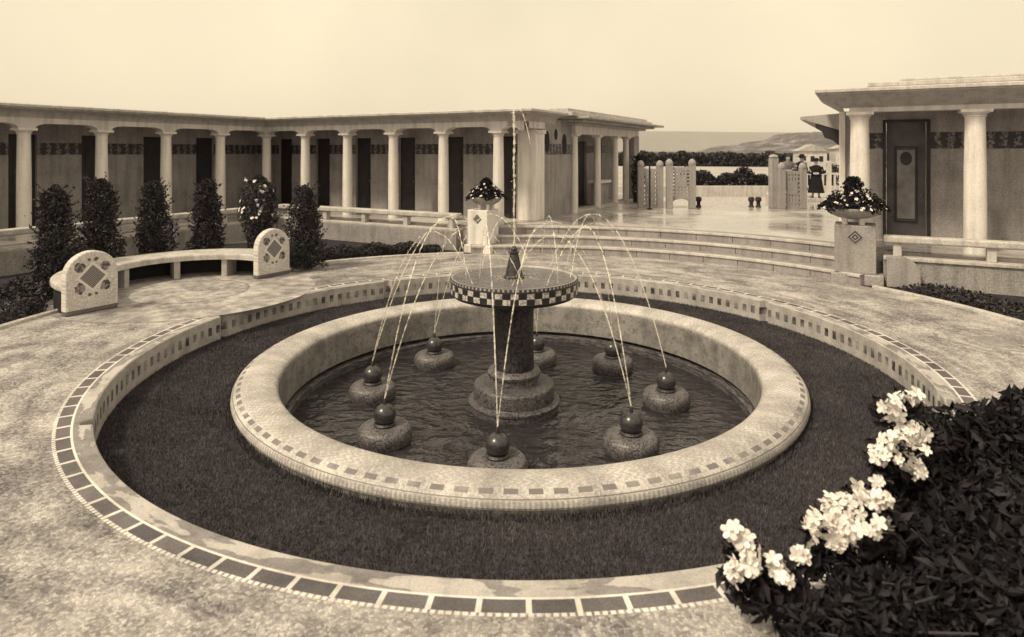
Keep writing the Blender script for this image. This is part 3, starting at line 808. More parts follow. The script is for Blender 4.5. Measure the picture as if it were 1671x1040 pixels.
for x0 in (.55, 3.4):
    mb = MB(); mb.box(x0+.22, x0+.58, 1.47, 1.499, .5, 2.1); mb.build('door_panel', m_doorp, rp, bevel=.01)
    mb = MB(); mb.box(x0+.17, x0+.20, 1.465, 1.4985, .42, 2.18); mb.box(x0+.60, x0+.63, 1.465, 1.4985, .42, 2.18); mb.box(x0+.201, x0+.599, 1.465, 1.4985, 2.15, 2.18); mb.box(x0+.201, x0+.599, 1.465, 1.4985, .42, .45); mb.prism([(x0+.4+.12*cos(2*pi*k/20), 1.9+.16*sin(2*pi*k/20)) for k in range(20)], 'y', 1.458, 1.4699); mb.build('moulding', m_door, rp)
    mb = MB(); mb.box(x0-.07, x0-.002, 1.36, 1.52, 0, 2.80); mb.box(x0+.802, x0+.87, 1.36, 1.52, 0, 2.80); mb.box(x0, x0+.80, 1.36, 1.52, 2.742, 2.80); mb.build('door_frame', m_door, rp)
mb = MB(); mb.box(-.40, -.152, 1.35, 9, 0, HR+.1); mb.build('wall', m_wall, rp)
mb = MB(); mb.box(-.43, -.30, 1.25, 1.349, 0, HR+.1); mb.build('pier', m_column, rp, bevel=.01)
cl = [(-1.35, 2.6), (-1.35, 9.0)]
mb = MB()
for (o0, z0), (o1, z1) in (((-.40, HR-.32), (-1.30, HR-.02)), ((-1.30, HR-.02), (-1.38, HR-.015)), ((-1.38, HR-.015), (-1.38, HR+.06)), ((-1.38, HR+.06), (-.2, HR+.14))):
    mb.add([(o0, 2.6-(-.4-o0)*0, z0), (o0, 9, z0), (o1, 9, z1), (o1, 2.6, z1)], [(0,1,2,3)])
mb.add([(-.4,2.6,HR-.32),(-1.30,2.6,HR-.02),(-1.38,2.6,HR-.015),(-1.38,2.6,HR+.06),(-.4,2.6,HR+.13)], [(0,1,2,3,4)])
mb.build('eave', m_roof, rp)
mb = MB(); mb.prism([(-.45, HR-.28), (-1.02, HR-.10), (-1.02, HR-.24), (-.86, HR-.34), (-.80, HR-.50), (-.62, HR-.56), (-.45, HR-.72)], 'y', 2.62, 2.95); mb.build('bracket', m_wood, rp, bevel=.015)

# ------------------------------------------------------------------ foliage
def leaf_cloud(pts, size, elong=1.6, curl=.25, jitter=.35):
    """one small folded leaf at every point"""
    mb = MB(); P = np.array(pts); n = len(P)
    d = rng.normal(0, 1, (n,3)); d /= np.linalg.norm(d, axis=1)[:,None]
    q = rng.normal(0, 1, (n,3)); sd = np.cross(d, q); sd /= np.linalg.norm(sd, axis=1)[:,None]
    nm = np.cross(d, sd); s = size*rng.uniform(1-jitter, 1+jitter, n)[:,None]
    a = P-d*s*elong*.5; b = P+d*s*elong*.5
    l_ = P+sd*s*.42+nm*s*curl; r_ = P-sd*s*.42+nm*s*curl
    vs = np.stack([a, l_, b, r_], 1).reshape(-1, 3)
    mb.v = [tuple(v) for v in vs.tolist()]
    mb.f = [f for i in range(n) for f in ((4*i, 4*i+1, 4*i+2), (4*i, 4*i+2, 4*i+3))]
    mb.uv = [[(0,0)]*3]*len(mb.f); mb.smooth = [False]*len(mb.f)
    return mb
def column_pts(n, h, r, seed):
    rs = np.random.default_rng(seed); out = []
    ph = rs.uniform(0, 6.28, 6)
    while len(out) < n:
        t = rs.uniform(0, 1); a = rs.uniform(0, 2*pi)
        env = r*(1.02-.60*t**1.6)*min(1, (1.01-t)/(.10+.06*sin(2*a+ph[3])))**.7*(.9+.1*min(1, t/.1))
        env *= 1+.17*sin(3*a+ph[0]+5*t)+.15*sin(9*t+ph[1]+2*a)+.12*sin(21*t+ph[2]-3*a)+.08*sin(37*t+ph[4]+5*a)
        rr = env*sqrt(rs.uniform(.04, 1.10))
        if rs.uniform() < .08: rr *= rs.uniform(1.05, 1.4)
        out.append((rr*cos(a), rr*sin(a), .05+t*h))
    for _ in range(70):                      # stray shoots
        t = rs.uniform(.1, 1)**.7; a = rs.uniform(0, 2*pi); rr = r*(1.0-.60*t**1.6); L_ = rs.uniform(.06, .17); up = rs.uniform(.4, 1.6)
        for q in range(12):
            k = L_*q/12; out.append(((rr+k)*cos(a)+rs.normal(0,.008), (rr+k)*sin(a)+rs.normal(0,.008), .05+t*h*.98+k*up))
    return out
SHR = [((-8.8,12.4), 2.05, .38, 'loose dark shrub above the left bench end panel'),
       ((-8.62,13.5), 2.12, .38, 'densest dark column shrub hiding the first white column from the left'),
       ((-8.0,14.4), 2.03, .37, 'dark column shrub before the second visible white column from the left'),
       ((-7.1,14.95), 2.05, .35, 'slim dark column shrub just left of the white-flowered rose bush'),
       ((-4.73,14.72), 1.92, .39, 'dark column shrub standing right of the right bench end panel')]
for i, (p, h, r, lab) in enumerate(SHR):
    e = empty('column_shrub', (p[0], p[1], 0)); tag(e, lab, 'shrub', 'clipped column shrubs around the bench')
    leaf_cloud(column_pts(8500, h-.05, r, 40+i), .038).build('crown', m_leaf, e, fix=False)
    mb = MB(); mb.tube([(0,0,-.02),(.02,.01,h*.4),(0,.02,h*.85)], [.04,.03,.008], 8); mb.build('trunk', m_bark, e)
def blossom(mb, c, r, nrm=None, pet=5):
    c = np.array(c); nrm = np.array(nrm if nrm is not None else rng.normal(0,1,3)); nrm = nrm/np.linalg.norm(nrm)
    q = rng.normal(0,1,3); a = np.cross(nrm, q); a /= np.linalg.norm(a); b = np.cross(nrm, a)
    t0 = random.random()*6
    for k in range(pet):
        t = t0+2*pi*k/pet; d = cos(t)*a+sin(t)*b; s = -sin(t)*a+cos(t)*b
        j = random.uniform(.85, 1.15)*r; cup = random.uniform(.05, .35)
        mb.add([c, c+d*j*.55+s*j*.36+nrm*r*.22, c+d*j*.95+s*j*.24+nrm*r*cup, c+d*j*1.02+nrm*r*(cup-.05), c+d*j*.95-s*j*.24+nrm*r*cup, c+d*j*.55-s*j*.36+nrm*r*.22],
               [(0,1,2,3),(0,3,4,5)], None, True)
# the rose bush
e = empty('rose_bush', (-5.93, 15.1, 0)); tag(e, 'dark standard rose bush dotted with small white flowers behind the bench', 'rose bush')
rs = np.random.default_rng(3); pts = []
while len(pts) < 7500:
    t = rs.uniform(0, 1); a = rs.uniform(0, 2*pi); z = .05+2.08*t
    env = .30+.12*sin(min(1, max(0, (t-.42)/.5))*pi)-.30*max(0, t-.86)/.14*.8
    env *= 1+.2*sin(3*a+6*t)+.15*sin(15*t+a*2)
    pts.append((env*sqrt(rs.uniform(.1,1.1))*cos(a), env*sqrt(rs.uniform(.1,1.1))*sin(a), z))
leaf_cloud(pts, .042).build('foliage', m_leaf3, e, fix=False)
mb = MB(); mb.tube([(0,0,-.02),(.03,0,.8),(0,.03,1.8)], [.035,.03,.01], 8); mb.build('stem', m_bark, e)
mb = MB()
for k in range(34):
    t = random.uniform(.5, .99); a = random.uniform(pi*.95, 2.05*pi); rr = .44*sin(min(1, (t-.38)/.5)*pi)**.3 if t < .88 else .34
    p = (rr*cos(a), rr*sin(a), .05+2.1*t); blossom(mb, p, random.uniform(.03,.045), (cos(a), sin(a), .4))
mb.build('blossoms', m_petal, e)

# low dark planting at the foot of the back wall
e = empty('low_hedge', (*pol(8.35, R(117)), 0)); tag(e, 'low dark hedge along the foot of the back wall right of the bench', 'hedge')
pts = []
for k in range(5200):
    a = R(random.uniform(104, 126)); r = random.uniform(8.02, 8.75); x, y = pol(r, a)
    hz = .26*(1-.5*abs((a-R(117))/R(13))**3)*(1+.2*sin(a*60))
    pts.append((x-e.location.x, y-e.location.y, hz*random.random()**.5))
leaf_cloud(pts, .045).build('foliage', m_leaf, e, fix=False)
e = empty('ground_cover', (-8.0, 11.0, 0)); 
pts = []
for k in range(7000):
    a = random.uniform(R(65), R(258)); rr = random.uniform(2.28, 3.2); x = EX+rr*cos(a); y = EY+rr*sin(a)
    if math.hypot(x-CX, y-CY) < 8.0: continue
    pts.append((x+8.0, y-11.0, .30*random.random()**.7))
COL.objects.unlink(e); bpy.data.objects.remove(e)
o = leaf_cloud(pts, .05).build('ground_cover', m_leaf, None, loc=(-8.0,11.0,0), fix=False); tag(o, 'dark leafy ground cover in the bed behind the bench', 'ground cover', kind='stuff')
pts = []
for k in range(2600):
    a = R(random.uniform(-8, 24)); r = random.uniform(8.0, 9.0); x, y = pol(r, a); pts.append((x-8, y-11, .12*random.random()))
o = leaf_cloud(pts, .05).build('ground_cover', m_leaf, None, loc=(8,11,0), fix=False); tag(o, 'low dark planting below the right balustrade', 'ground cover', kind='stuff')

# flower bowls on the pedestals
def flower_bowl(x, y, z, s, lb, lp, seed):
    e = empty('flower_bowl', (x, y, z), TH); tag(e, lb, 'planter', 'flower bowls on the pedestals')
    mb = MB(); mb.lathe([(.16*s,.11),(.30*s,.14),(.44*s,.20),(.52*s,.29),(.53*s,.335),(.50*s,.345),(.47*s,.32),(.40*s,.30),(.001,.30)], 40); mb.build('bowl', m_terrazzo, e)
    for k in range(4):
        a = pi/4+pi/2*k; mb = MB(); mb.lathe([(.055*s,0),(.06*s,.02),(.05*s,.06),(.075*s,.14)], 14); mb.build('foot', m_column, e, loc=(.22*s*cos(a), .22*s*sin(a), .0))
    f = empty('bedding_plant', (x, y, z+.30), TH); tag(f, lp, 'plant', 'flowering plants in the pedestal bowls')
    rs = np.random.default_rng(seed); pts = []
    for k in range(1500):            # dark upright centre
        t = rs.uniform(0,1); a = rs.uniform(0, 2*pi); rr = (.20*(1-t)**.5+.05)*s*sqrt(rs.uniform(.1,1.1))*(1+.35*sin(9*t+2*a)); pts.append((rr*cos(a), rr*sin(a), t*.68*s))
    for k in range(1900):            # spreading skirt
        a = rs.uniform(0,2*pi); rr = s*(.12+.50*sqrt(rs.uniform(0,1)))*(1+.15*sin(5*a)); pts.append((rr*cos(a), rr*sin(a), .06+.34*s*(1-(rr/s/.66)**2)*rs.uniform(.0,1.3)*(.7+.5*sin(4*a)**2)-.10*max(0, rr/s-.5)*4*rs.uniform()))
    leaf_cloud(pts, .045).build('foliage', m_leaf2, f, fix=False)
    mb = MB()
    for k in range(95):
        a = random.uniform(0, 2*pi); rr = s*random.uniform(.2, .66); zz_ = .08+.55*s*(1-rr/s/.75)*random.uniform(.2,1.3)-.12*random.random()
        blossom(mb, (rr*cos(a), rr*sin(a), zz_), random.uniform(.022,.042), (cos(a)*.6, sin(a)*.6, .7))
    mb.build('blossoms', m_petal, f)
flower_bowl(-.70, 17.40, 1.13, .80, 'round stone flower bowl on the bright white pedestal', 'bushy dark plant with white flowers in the bowl on the white pedestal', 11)
flower_bowl(7.15, 13.48, 1.18, 1.0, 'round grey flower bowl on small feet upon the diamond-marked pedestal', 'white flowers trailing round a dark upright plant on the grey pedestal', 12)

# foreground flowering shrubs
def ellipse_pts(n, c, r, rs):
    p = rs.normal(0, 1, (n,3)); p /= np.linalg.norm(p, axis=1)[:,None]; p *= (rs.uniform(.12, 1.05, n)**(1/2.2))[:,None]
    return p*np.array(r)+np.array(c)
def blossom_shrub(loc, lab, masses, clusters, seed, nleaf, size=.042):
    nleaf = int(nleaf*1.9)
    e = empty('flowering_shrub', (loc[0], loc[1], 0)); tag(e, lab, 'shrub', 'white-flowered shrubs in the near right corner')
    rs = np.random.default_rng(seed); pts = []
    vol = [m_[1][0]*m_[1][1]*m_[1][2] for m_ in masses]
    for (c, r), v_ in zip(masses, vol): pts += [tuple(q) for q in ellipse_pts(int(nleaf*v_/sum(vol)), c, r, rs) if q[2] > -.0]
    for (c, r) in clusters:
        q = np.array(c)+np.array((.05, .09, -.09)); pts += [tuple(z) for z in ellipse_pts(110, q, (r[0]*1.15+.03, r[1]+.05, r[2]*1.1+.03), rs)]
        q = np.array(c)*np.array((.8,.8,.55))+np.array((.06, .06, -.0)); pts += [tuple(z) for z in ellipse_pts(120, q, (.12, .12, .12), rs) if z[2] > 0]
    leaf_cloud(pts, size, 2.1, .16, .65).build('foliage', m_leaf2, e, fix=False)
    mb = MB()
    for (c, r) in masses:
        for k in range(9):
            tip = np.array(c)+rs.normal(0,.62,3)*np.array(r); tip[2] = min(abs(tip[2])+.04, c[2]+r[2]*.95); mb.tube([(c[0]*.3, c[1]*.3, -.01), tuple(np.array(c)*.6+rs.normal(0,.03,3)), tuple(tip)], [.016,.012,.005], 6)
    for (c, r) in clusters: mb.tube([(c[0]*.5, c[1]*.5+.1, max(.02, c[2]*.4)), (c[0]*.9, c[1]*.9+.06, c[2]*.85-.05), tuple(c)], [.012,.009,.005], 6)
    mb.build('stems', m_bark, e)
    for (c, r) in clusters:
        mb = MB(); k = int(40*(r[0]/.2))
        sub = [np.array(c)+rs.normal(0, .5, 3)*np.array(r) for _ in range(4)]
        for _ in range(max(16, k)):
            d = rs.normal(0,1,3); d /= np.linalg.norm(d)
            p = sub[int(rs.integers(4))]+d*np.array(r)*rs.uniform(.1, .85); blossom(mb, p, rs.uniform(.026, .056), d+np.array((0,-.5,.4)))
        mb.build('flower_cluster', m_petal, e)
def P3(px, py, Y): return ((px-835.5)*Y/1050, Y, 2.7-(py-247)*Y/1050)
def rel(px, py, Y, loc): q = P3(px, py, Y); return (q[0]-loc[0], q[1]-loc[1], q[2])
LA = (3.35, 4.75)
blossom_shrub(LA, 'tallest shrub at right with a big loose head of white flowers',
    [((.25,.05,.35),(.62,.5,.42)), ((.75,.0,.45),(.6,.6,.45)), ((.1,-.35,.25),(.5,.4,.3))],
    [(rel(1450,662,4.35,LA),(.07,.07,.07)), (rel(1482,655,4.4,LA),(.09,.08,.08)), (rel(1500,700,4.3,LA),(.13,.11,.11)), (rel(1462,725,4.25,LA),(.11,.1,.08)), (rel(1490,752,4.2,LA),(.09,.08,.08)), (rel(1437,742,4.2,LA),(.05,.05,.05))], 21, 6500)
LB = (2.6, 4.05)
blossom_shrub(LB, 'middle shrub with a broken drift of white flowers spilling over the paving edge',
    [((.25,-.05,.22),(.5,.4,.30)), ((.75,.0,.28),(.55,.5,.34)), ((.2,-.45,.2),(.6,.3,.25))],
    [(rel(1405,805,3.85,LB),(.10,.08,.07)), (rel(1370,830,3.85,LB),(.10,.08,.06)), (rel(1338,858,3.8,LB),(.08,.07,.07)), (rel(1408,868,3.75,LB),(.12,.09,.08)), (rel(1362,885,3.75,LB),(.10,.08,.06)), (rel(1437,820,3.8,LB),(.05,.05,.08)), (rel(1318,905,3.7,LB),(.06,.05,.05))], 22, 6500)
LC = (1.62, 3.62)
blossom_shrub(LC, 'smallest low shrub nearest the bottom edge with one tuft of white flowers',
    [((.05,-.12,.10),(.24,.2,.16)), ((.45,-.05,.14),(.32,.25,.2))],
    [(rel(1207,893,3.62,LC),(.08,.07,.08)), (rel(1232,925,3.58,LC),(.06,.05,.05)), (rel(1195,930,3.56,LC),(.05,.05,.05)), (rel(1275,930,3.55,LC),(.05,.05,.04))], 23, 1600, .04)
LD = (4.1, 3.7)
blossom_shrub(LD, 'dark leafy shrub without flowers in the bottom right corner',
    [((-.7,-.1,.25),(.7,.5,.35)), ((.0,.2,.4),(.8,.7,.5)), ((-1.3,-.3,.12),(.6,.35,.2)), ((.5,1.0,.4),(.7,.8,.45))], [], 24, 8500)

# ------------------------------------------------------------------ gates, bollards, far wall, hedge
def gate(x0, x1, Y, label, top, arch):
    e = empty('lattice_gate', ((x0+x1)/2, Y, TZ)); tag(e, label, 'gate', 'white lattice gates at the sea end of the terrace')
    w = (x1-x0)/2
    for s in (-1, 1):
        mb = MB(); mb.box(-.11,.11,-.11,.11,0,top-.1); mb.lathe([(.13,top-.1),(.14,top-.04),(.11,top+.04),(.06,top+.1),(.001,top+.12)], 16)
        mb.build('post', m_gate, e, loc=(s*w, 0, 0), bevel=.01)
    mb = MB(); z0 = .40 if arch else .06; z1 = top-.25; nx = 5; zs = np.linspace(z0, z1, 9)
    mb.box(-w+.11, w-.11, -.04, .04, z0-.06, z0+.06); mb.box(-w+.11, w-.11, -.04, .04, z1-.06, z1+.06)
    xs = np.linspace(-w+.11, w-.11, nx+1)
    for i, x in enumerate(xs[1:-1]): mb.box(x-.035, x+.035, -.035, .035, z0+.06, z1-.06)
    for z in zs[1:-1]: mb.box(-w+.11, w-.11, -.025, .025, z-.035, z+.035)
    ws = 2*w-.22
    mb.box(-ws*.3, ws*.3, -.045, .045, z0+(z1-z0)*.36, z0+(z1-z0)*.72)
    mb.build('lattice', m_gate, e)
    if arch:
        mb = MB(); q = [(-w+.11, z0-.06)]+[(-(w-.11)*cos(pi*k/12), z0-.06-.0-(.16-.16*sin(pi*k/12))) for k in range(13)]+[(w-.11, z0-.06)]
        mb.prism(q, 'y', -.03, .03); mb.build('arched_apron', m_gate, e)
    return e
gate(4.72, 5.42, 23.6, 'narrow white lattice gate leaf nearest the left pavilion', 1.62, False)
gate(5.72, 6.55, 23.4, 'white lattice gate with rounded posts and an arched gap below, left of the sea view', 1.68, True)
gate(9.72, 10.48, 23.2, 'white lattice gate leaf right of the sea view, two people behind it', 1.55, False)
mb_e = empty('gate_pillar', (9.55, 23.5, TZ)); tag(mb_e, 'plain pale pillar beside the right lattice gate', 'pillar')
mb = MB(); mb.box(-.14,.14,-.14,.14,0,1.82); mb.build('shaft', m_gate, mb_e, bevel=.02)
mb = MB(); mb.lathe([(.12,1.82),(.17,1.86),(.12,1.93),(.001,1.97)], 16); mb.build('cap', m_gate, mb_e)
for x, y, lab in ((6.93, 23.9, 'short dark post left of the sea view, near the arched gate'), (8.85, 23.8, 'short dark post at right of the sea view, left one of the pair'), (9.13, 23.85, 'short dark post at right of the sea view, right one of the pair')):
    e = empty('bollard', (x, y, TZ)); tag(e, lab, 'post', 'short dark posts at the terrace edge')
    mb = MB(); mb.lathe([(.10,0),(.09,.05),(.07,.07),(.07,.20)], 14); mb.build('shaft', m_wood, e)
    mb = MB(); mb.lathe([(.071,.20),(.11,.23),(.115,.31),(.09,.37),(.001,.39)], 14); mb.build('head', m_wood, e)
e = empty('flag_pole', (4.9, 22.9, TZ)); tag(e, 'thin dark pole standing before the left lattice gate', 'pole')
mb = MB(); mb.tube([(0,0,0),(0,0,1.55)], .028, 8); mb.build('shaft', m_iron, e); mb = MB(); mb.lathe([(.1,0),(.1,.03),(.03,.05)], 12); mb.build('foot', m_iron, e)
e = empty('potted_shrub', (5.15, 26.2, TZ)); tag(e, 'dark narrow shrub in a tub at the end of the left pavilion', 'shrub')
leaf_cloud([(q[0]*(1+.3*(q[2] > 1.2)), q[1], q[2]+.3) for q in column_pts(1800, 1.55, .24, 77)], .05).build('foliage', m_leaf, e, fix=False)
mb = MB(); mb.lathe([(.2,0),(.25,.38),(.27,.40),(.22,.40),(.2,.36),(.001,.36)], 20); mb.build('tub', m_wood, e)
mb = MB(); mb.box(0, 40, 0, .35, -.2, .62); o = mb.build('promenade_wall', m_rail, None, loc=(2, 38.5, 0), bevel=.02); tag(o, 'long low pale promenade wall before the beach', 'wall')
pts = []
for k in range(9000):
    x = random.uniform(0, 9.6); hz = 1.32*(.82+.18*sin(x*2.1)+.1*sin(x*5.3))*(1+.18*max(0, sin((x-6.6)*.55))); pts.append((x, random.uniform(0, 1.2), .25+hz*random.random()**.6))
e = empty('beach_hedge', (10.6, 39.4, 0)); tag(e, 'dark bushy hedge behind the promenade wall in the sea view', 'hedge')
leaf_cloud(pts, .12).build('foliage', m_leaf, e, fix=False)
for i, (x, y, wd, h, lab) in enumerate(((74.0, 160, 6.5, 4.6, 'pale beach house farther left beyond the standing woman'), (82.5, 158, 7.0, 5.2, 'larger pale beach house next to the right pavilion column'))):
    e = empty('beach_house', (x, y, -1.9), R(-12)); tag(e, lab, 'house', 'pale houses far behind the beach')
    mb = MB(); mb.box(-wd/2, wd/2, -3, 3, -.5, h); mb.build('wall', m_plaster, e)
    mb = MB(); mb.prism([(-wd/2-.4, h), (wd/2+.4, h), (0, h+1.7)], 'y', -3.4, 3.4); mb.build('roof', m_roof, e)
    for k in (-1, 0, 1): mb = MB(); mb.box(k*wd*.3-.45, k*wd*.3+.45, -3.05, -2.9, 1.6, 3.4); mb.build('window', m_void, e)
pts = []
wr = np.random.default_rng(9)
for k in range(15000):
    x = wr.uniform(28, 92); hz_ = 4.35+.45*sin(x*.9)*sin(x*.37)+.3*sin(x*2.3)-.010*(x-28); pts.append((x, 176+wr.uniform(0, 5), -2.0+hz_*wr.uniform(0,1)**.7))
o = leaf_cloud(pts, .55).build('shore_wood', m_wood_leaf, None, fix=False); tag(o, 'long dark belt of trees along the shore behind the hedge', 'wood', kind='stuff')
# white beach railing behind the standing woman
e = empty('beach_railing', (14.2, 31.5, TZ)); tag(e, 'white beach railing behind the standing woman', 'railing')
mb = MB(); mb.box(0, 8, -.05, .05, .0, .08); mb.box(0, 8, -.05, .05, .92, 1.02); mb.box(0, 8, -.05, .05, 1.45, 1.55); mb.build('rail', m_plaster, e)
for k in range(27):
    mb = MB(); mb.box(-.04,.04,-.04,.04,.08,.92) if k % 4 else mb.box(-.09,.09,-.09,.09,0.0,1.6); mb.build('baluster', m_plaster, e, loc=(.15+k*.29, .0, 0))

# ------------------------------------------------------------------ people
def person(loc, rz, label, h, coat, hat, long_coat=True, lean=0.0, elbows=.28, brim=.15):
    e = empty('person', loc, rz); e.scale = (1.16, 1.12, 1.04); tag(e, label, 'person', None)
    k = h/1.65; f = lean
    J = {'pel': (0,0,.88), 'wst': (0,-.01-f*.1,1.04), 'chs': (0,-.01-f*.25,1.24), 'nk0': (0,-.0-f*.36,1.40), 'nk': (0,-.015-f*.4,1.46), 'hd0': (0,-.03-f*.42,1.52), 'hd1': (0,-.03-f*.43,1.60)}
    rad = {'pel': .13, 'wst': .11, 'chs': .125, 'nk0': .07, 'nk': .05, 'hd0': .075, 'hd1': .088}
    edges = [('pel','wst'),('wst','chs'),('chs','nk0'),('nk0','nk'),('nk','hd0'),('hd0','hd1')]
    for s, q in ((-1,'l'),(1,'r')):
        J['sh'+q] = (s*.17,-f*.3,1.34); rad['sh'+q] = .055
        J['el'+q] = (s*elbows,.02-f*.3,1.10); rad['el'+q] = .042
        J['wr'+q] = (s*.09,-.17-f*.4,1.05); rad['wr'+q] = .028
        J['pa'+q] = (s*.035,-.195-f*.4,1.04); rad['pa'+q] = .03
        J['hp'+q] = (s*.09,0,.84); rad['hp'+q] = .09
        J['kn'+q] = (s*.10,-.02,.47); rad['kn'+q] = .058
        J['an'+q] = (s*.11,.02,.09); rad['an'+q] = .038
        J['to'+q] = (s*.14,-.13,.035); rad['to'+q] = .032
        edges += [('chs','sh'+q),('sh'+q,'el'+q),('el'+q,'wr'+q),('wr'+q,'pa'+q),('pel','hp'+q),('hp'+q,'kn'+q),('kn'+q,'an'+q),('an'+q,'to'+q)]
        for i in range(5):
            a, b = 'f%d%s' % (i,q), 'g%d%s' % (i,q)
            zf = (.03 if i == 4 else .016-.012*i)
            J[a] = (s*(-.012 if i < 4 else .02), -.215-f*.4, 1.04+zf); J[b] = (s*(-.045+.004*i if i < 4 else -.004), -.222-f*.4, 1.036+zf*1.2)
            rad[a] = .009; rad[b] = .008; edges += [('pa'+q, a), (a, b)]
    names = list(J); idx = {n_: i for i, n_ in enumerate(names)}
    me = bpy.data.meshes.new('body'); me.from_pydata([tuple(c*k for c in J[n_]) for n_ in names], [(idx[a], idx[b]) for a, b in edges], []); me.update()
    o = bpy.data.objects.new('body', me); COL.objects.link(o); o.parent = e; me.materials.append(m_skin)
    o.modifiers.new('Skin', 'SKIN'); sv = me.skin_vertices[0].data
    for n_, i in idx.items(): sv[i].radius = (rad[n_]*k, rad[n_]*k); sv[i].use_root = (n_ == 'pel')
    sm = o.modifiers.new('Sub', 'SUBSURF'); sm.levels = 1; sm.render_levels = 2
    # clothing
    def ring(z, rx, ry, cx=0, cy=0, n=28, fl=0): return [((cx+rx*cos(2*pi*i/n)*(1+fl*sin(7*2*pi*i/n)))*k, (cy+ry*sin(2*pi*i/n)*(1+fl*cos(6*2*pi*i/n)))*k, z*k) for i in range(n)]
    mb = MB()
    mb.loft([ring(1.43,.075,.07,0,-f*.38), ring(1.40,.13,.09,0,-f*.36), ring(1.35,.205,.115,0,-f*.3), ring(1.22,.19,.15,0,-f*.25), ring(1.06,.155,.135,0,-f*.1), ring(.96,.185,.16), ring(.86,.20,.175,fl=.02)])
    for s, q in ((-1,'l'),(1,'r')):
        mb.tube([tuple(c*k for c in J['sh'+q]), tuple(c*k for c in J['el'+q]), tuple(c*k for c in J['wr'+q])], [.078*k,.068*k,.055*k], 12)
    mb.build('coat', coat, e, fix=True)
    mb = MB()
    mb.loft([ring(.97,.175,.155), ring(.85,.205,.18,fl=.02), ring(.6,.24,.21,fl=.04), ring(.36,.275,.24,fl=.05), ring(.22,.295,.255,fl=.06), ring(.225,.27,.235,fl=.06)], cap=False); mb.build('skirt', coat, e)
    mb = MB()
    for s, q in ((-1,'l'),(1,'r')):
        mb.tube([tuple(c*k for c in (s*.11,.045,.03)), tuple(c*k for c in (s*.112,.0,.05)), tuple(c*k for c in (s*.13,-.08,.035)), tuple(c*k for c in (s*.145,-.16,.022))], [.03*k,.044*k,.036*k,.02*k], 10)
    mb.build('shoes', m_black, e)
    hx, hy, hz = (c*k for c in J['hd1'])
    mb = MB(); mb.ball((hx, hy+.036*k, hz+.02*k), .088*k, 20, 12); mb.build('hair', m_hair, e)
    mb = MB(); mb.tube([(hx,hy-.085*k,hz-.0),(hx,hy-.108*k,hz-.03*k),(hx,hy-.085*k,hz-.042*k)], [.008*k,.014*k,.008*k], 8)
    for s in (-1,1): mb.ball((hx+s*.032*k, hy-.082*k, hz+.005*k), .011*k, 8, 6)
    mb.build('face', m_skin, e)
    if hat:
        mb = MB(); b = brim*k; mb.lathe([(.001,.125*k),(.06*k,.12*k),(.098*k,.09*k),(.105*k,.03*k),(b,.012*k),(b,.0),(.10*k,.0)], 28); mb.build('hat', m_black, e, loc=(hx, hy+.01*k, hz+.02*k))
    return e
mb = MB(); mb.box(-.6, 1.4, -.25, .25, 0, .15); o = mb.build('terrace_ledge', m_rail, None, loc=(12.6, 26.4, TZ), bevel=.02); tag(o, 'low pale stone ledge under the standing woman', 'ledge')
pp = person((12.52, 26.5, TZ+.15), R(-24), 'person in a long black coat and hat standing with hands joined at the waist', 1.50, m_black, True)
mb = MB(); mb.box(-.085,.085,-.175,-.165,.96,.985); mb.build('belt', m_whitecloth, pp, loc=(0,-.06,.02))
mb = MB(); mb.box(-.75, .75, -.35, .35, 0, .22); o = mb.build('terrace_ledge', m_rail, None, loc=(11.75, 27.0, TZ), bevel=.02); tag(o, 'pale stone ledge behind the right lattice gate', 'ledge')
person((11.5, 26.9, TZ+.22), R(-10), 'bareheaded person in a grey jacket behind the right lattice gate', 1.60, m_greycloth, False, lean=.25)
person((12.12, 27.1, TZ+.22), R(20), 'person in dark clothes and a broad black hat beside the bareheaded one', 1.58, m_black, True, lean=.2, brim=.2)

hz = MB(); hz.box(-9500, 9500, -150, 12950, -3.4, 380)
hm = bpy.data.materials.new('haze'); hm.use_nodes = True; hn = hm.node_tree; hn.nodes.remove(hn.nodes['Principled BSDF'])
pv_ = hn.nodes.new('ShaderNodeVolumePrincipled'); pv_.inputs['Color'].default_value = (.97, .94, .88, 1); pv_.inputs['Density'].default_value = .6e-4
hn.links.new(pv_.outputs[0], hn.nodes['Material Output'].inputs['Volume'])
ho = hz.build('haze', hm); tag(ho, 'thin pale sea haze in the air over the beach', 'haze', kind='stuff')

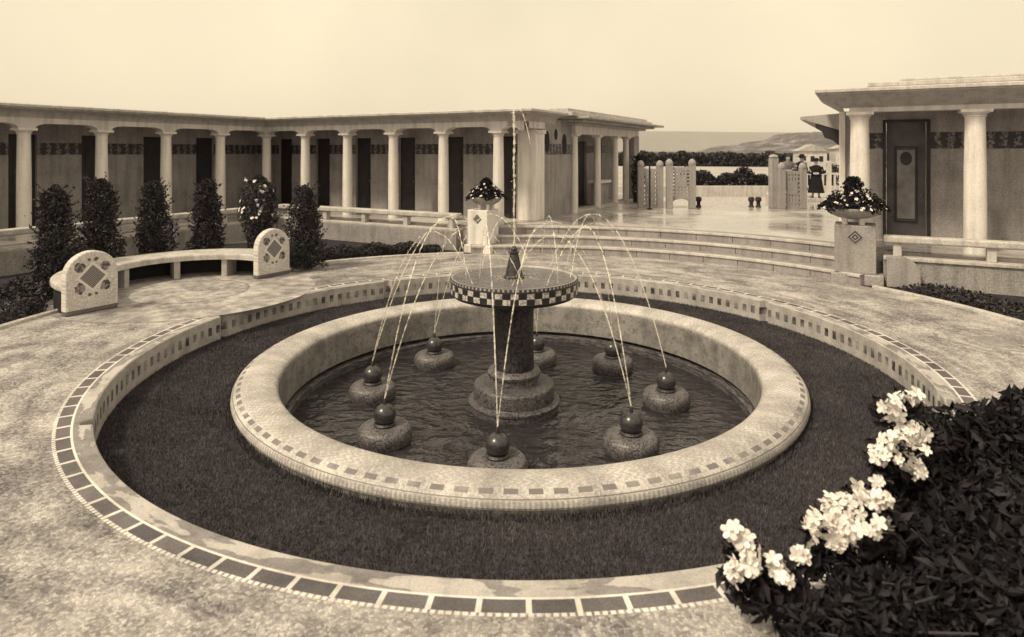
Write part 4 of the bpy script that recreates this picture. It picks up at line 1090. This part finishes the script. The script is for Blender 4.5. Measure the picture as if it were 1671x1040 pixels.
# ------------------------------------------------------------------ light, sky, haze, camera
SUN_EL, SUN_AZ = R(52), R(235)          # azimuth measured from +Y clockwise: light from behind left
w = bpy.data.worlds.new('World'); S.world = w; w.use_nodes = True; nt = w.node_tree; bg = nt.nodes['Background']
sky = nt.nodes.new('ShaderNodeTexSky'); sky.sky_type = 'NISHITA'; sky.sun_disc = False; sky.sun_elevation = SUN_EL; sky.sun_rotation = SUN_AZ; sky.dust_density = 6; sky.air_density = 1.5
bw = nt.nodes.new('ShaderNodeRGBToBW'); nt.links.new(sky.outputs[0], bw.inputs[0])
ma = nt.nodes.new('ShaderNodeMath'); ma.operation = 'MULTIPLY_ADD'; nt.links.new(bw.outputs[0], ma.inputs[0]); ma.inputs[1].default_value = .25; ma.inputs[2].default_value = 7.5
mx = nt.nodes.new('ShaderNodeMix'); mx.data_type = 'RGBA'; mx.blend_type = 'MULTIPLY'; mx.inputs[0].default_value = 1
tc = nt.nodes.new('ShaderNodeTexCoord'); cn = nt.nodes.new('ShaderNodeTexNoise'); nt.links.new(tc.outputs['Generated'], cn.inputs['Vector']); cn.inputs['Scale'].default_value = 2.6; cn.inputs['Detail'].default_value = 6
cr = nt.nodes.new('ShaderNodeMapRange'); nt.links.new(cn.outputs['Fac'], cr.inputs[0]); cr.inputs[1].default_value = .3; cr.inputs[2].default_value = .7; cr.inputs[3].default_value = .93; cr.inputs[4].default_value = 1.07
cm_ = nt.nodes.new('ShaderNodeMath'); cm_.operation = 'MULTIPLY'; nt.links.new(ma.outputs[0], cm_.inputs[0]); nt.links.new(cr.outputs[0], cm_.inputs[1])
nt.links.new(cm_.outputs[0], mx.inputs[6]); mx.inputs[7].default_value = (1.0, .862, .615, 1)
nt.links.new(mx.outputs[2], bg.inputs[0]); bg.inputs[1].default_value = .1
sl = bpy.data.lights.new('sun', 'SUN'); sl.energy = 2.6; sl.angle = R(9); sl.color = (1, .87, .62)
so = bpy.data.objects.new('sun', sl); COL.objects.link(so)
d = (sin(SUN_AZ)*cos(SUN_EL), cos(SUN_AZ)*cos(SUN_EL), sin(SUN_EL))
from mathutils import Vector
so.rotation_euler = Vector(d).to_track_quat('Z', 'Y').to_euler(); so.location = (-10, -10, 20)
cam = bpy.data.cameras.new('camera'); co = bpy.data.objects.new('camera', cam); COL.objects.link(co)
co.location = (0, 0, 2.7); co.rotation_euler = (R(90), 0, 0)
cam.sensor_width = 36; cam.lens = 1050/1671*36; cam.shift_y = -273/1671; cam.clip_start = .05; cam.clip_end = 20000
cam.dof.use_dof = True; cam.dof.focus_distance = 10; cam.dof.aperture_fstop = 1.5
S.camera = co
S.view_settings.view_transform = 'Standard'; S.view_settings.look = 'None'; S.view_settings.exposure = .27; S.view_settings.gamma = 1
S.view_settings.use_curve_mapping = False
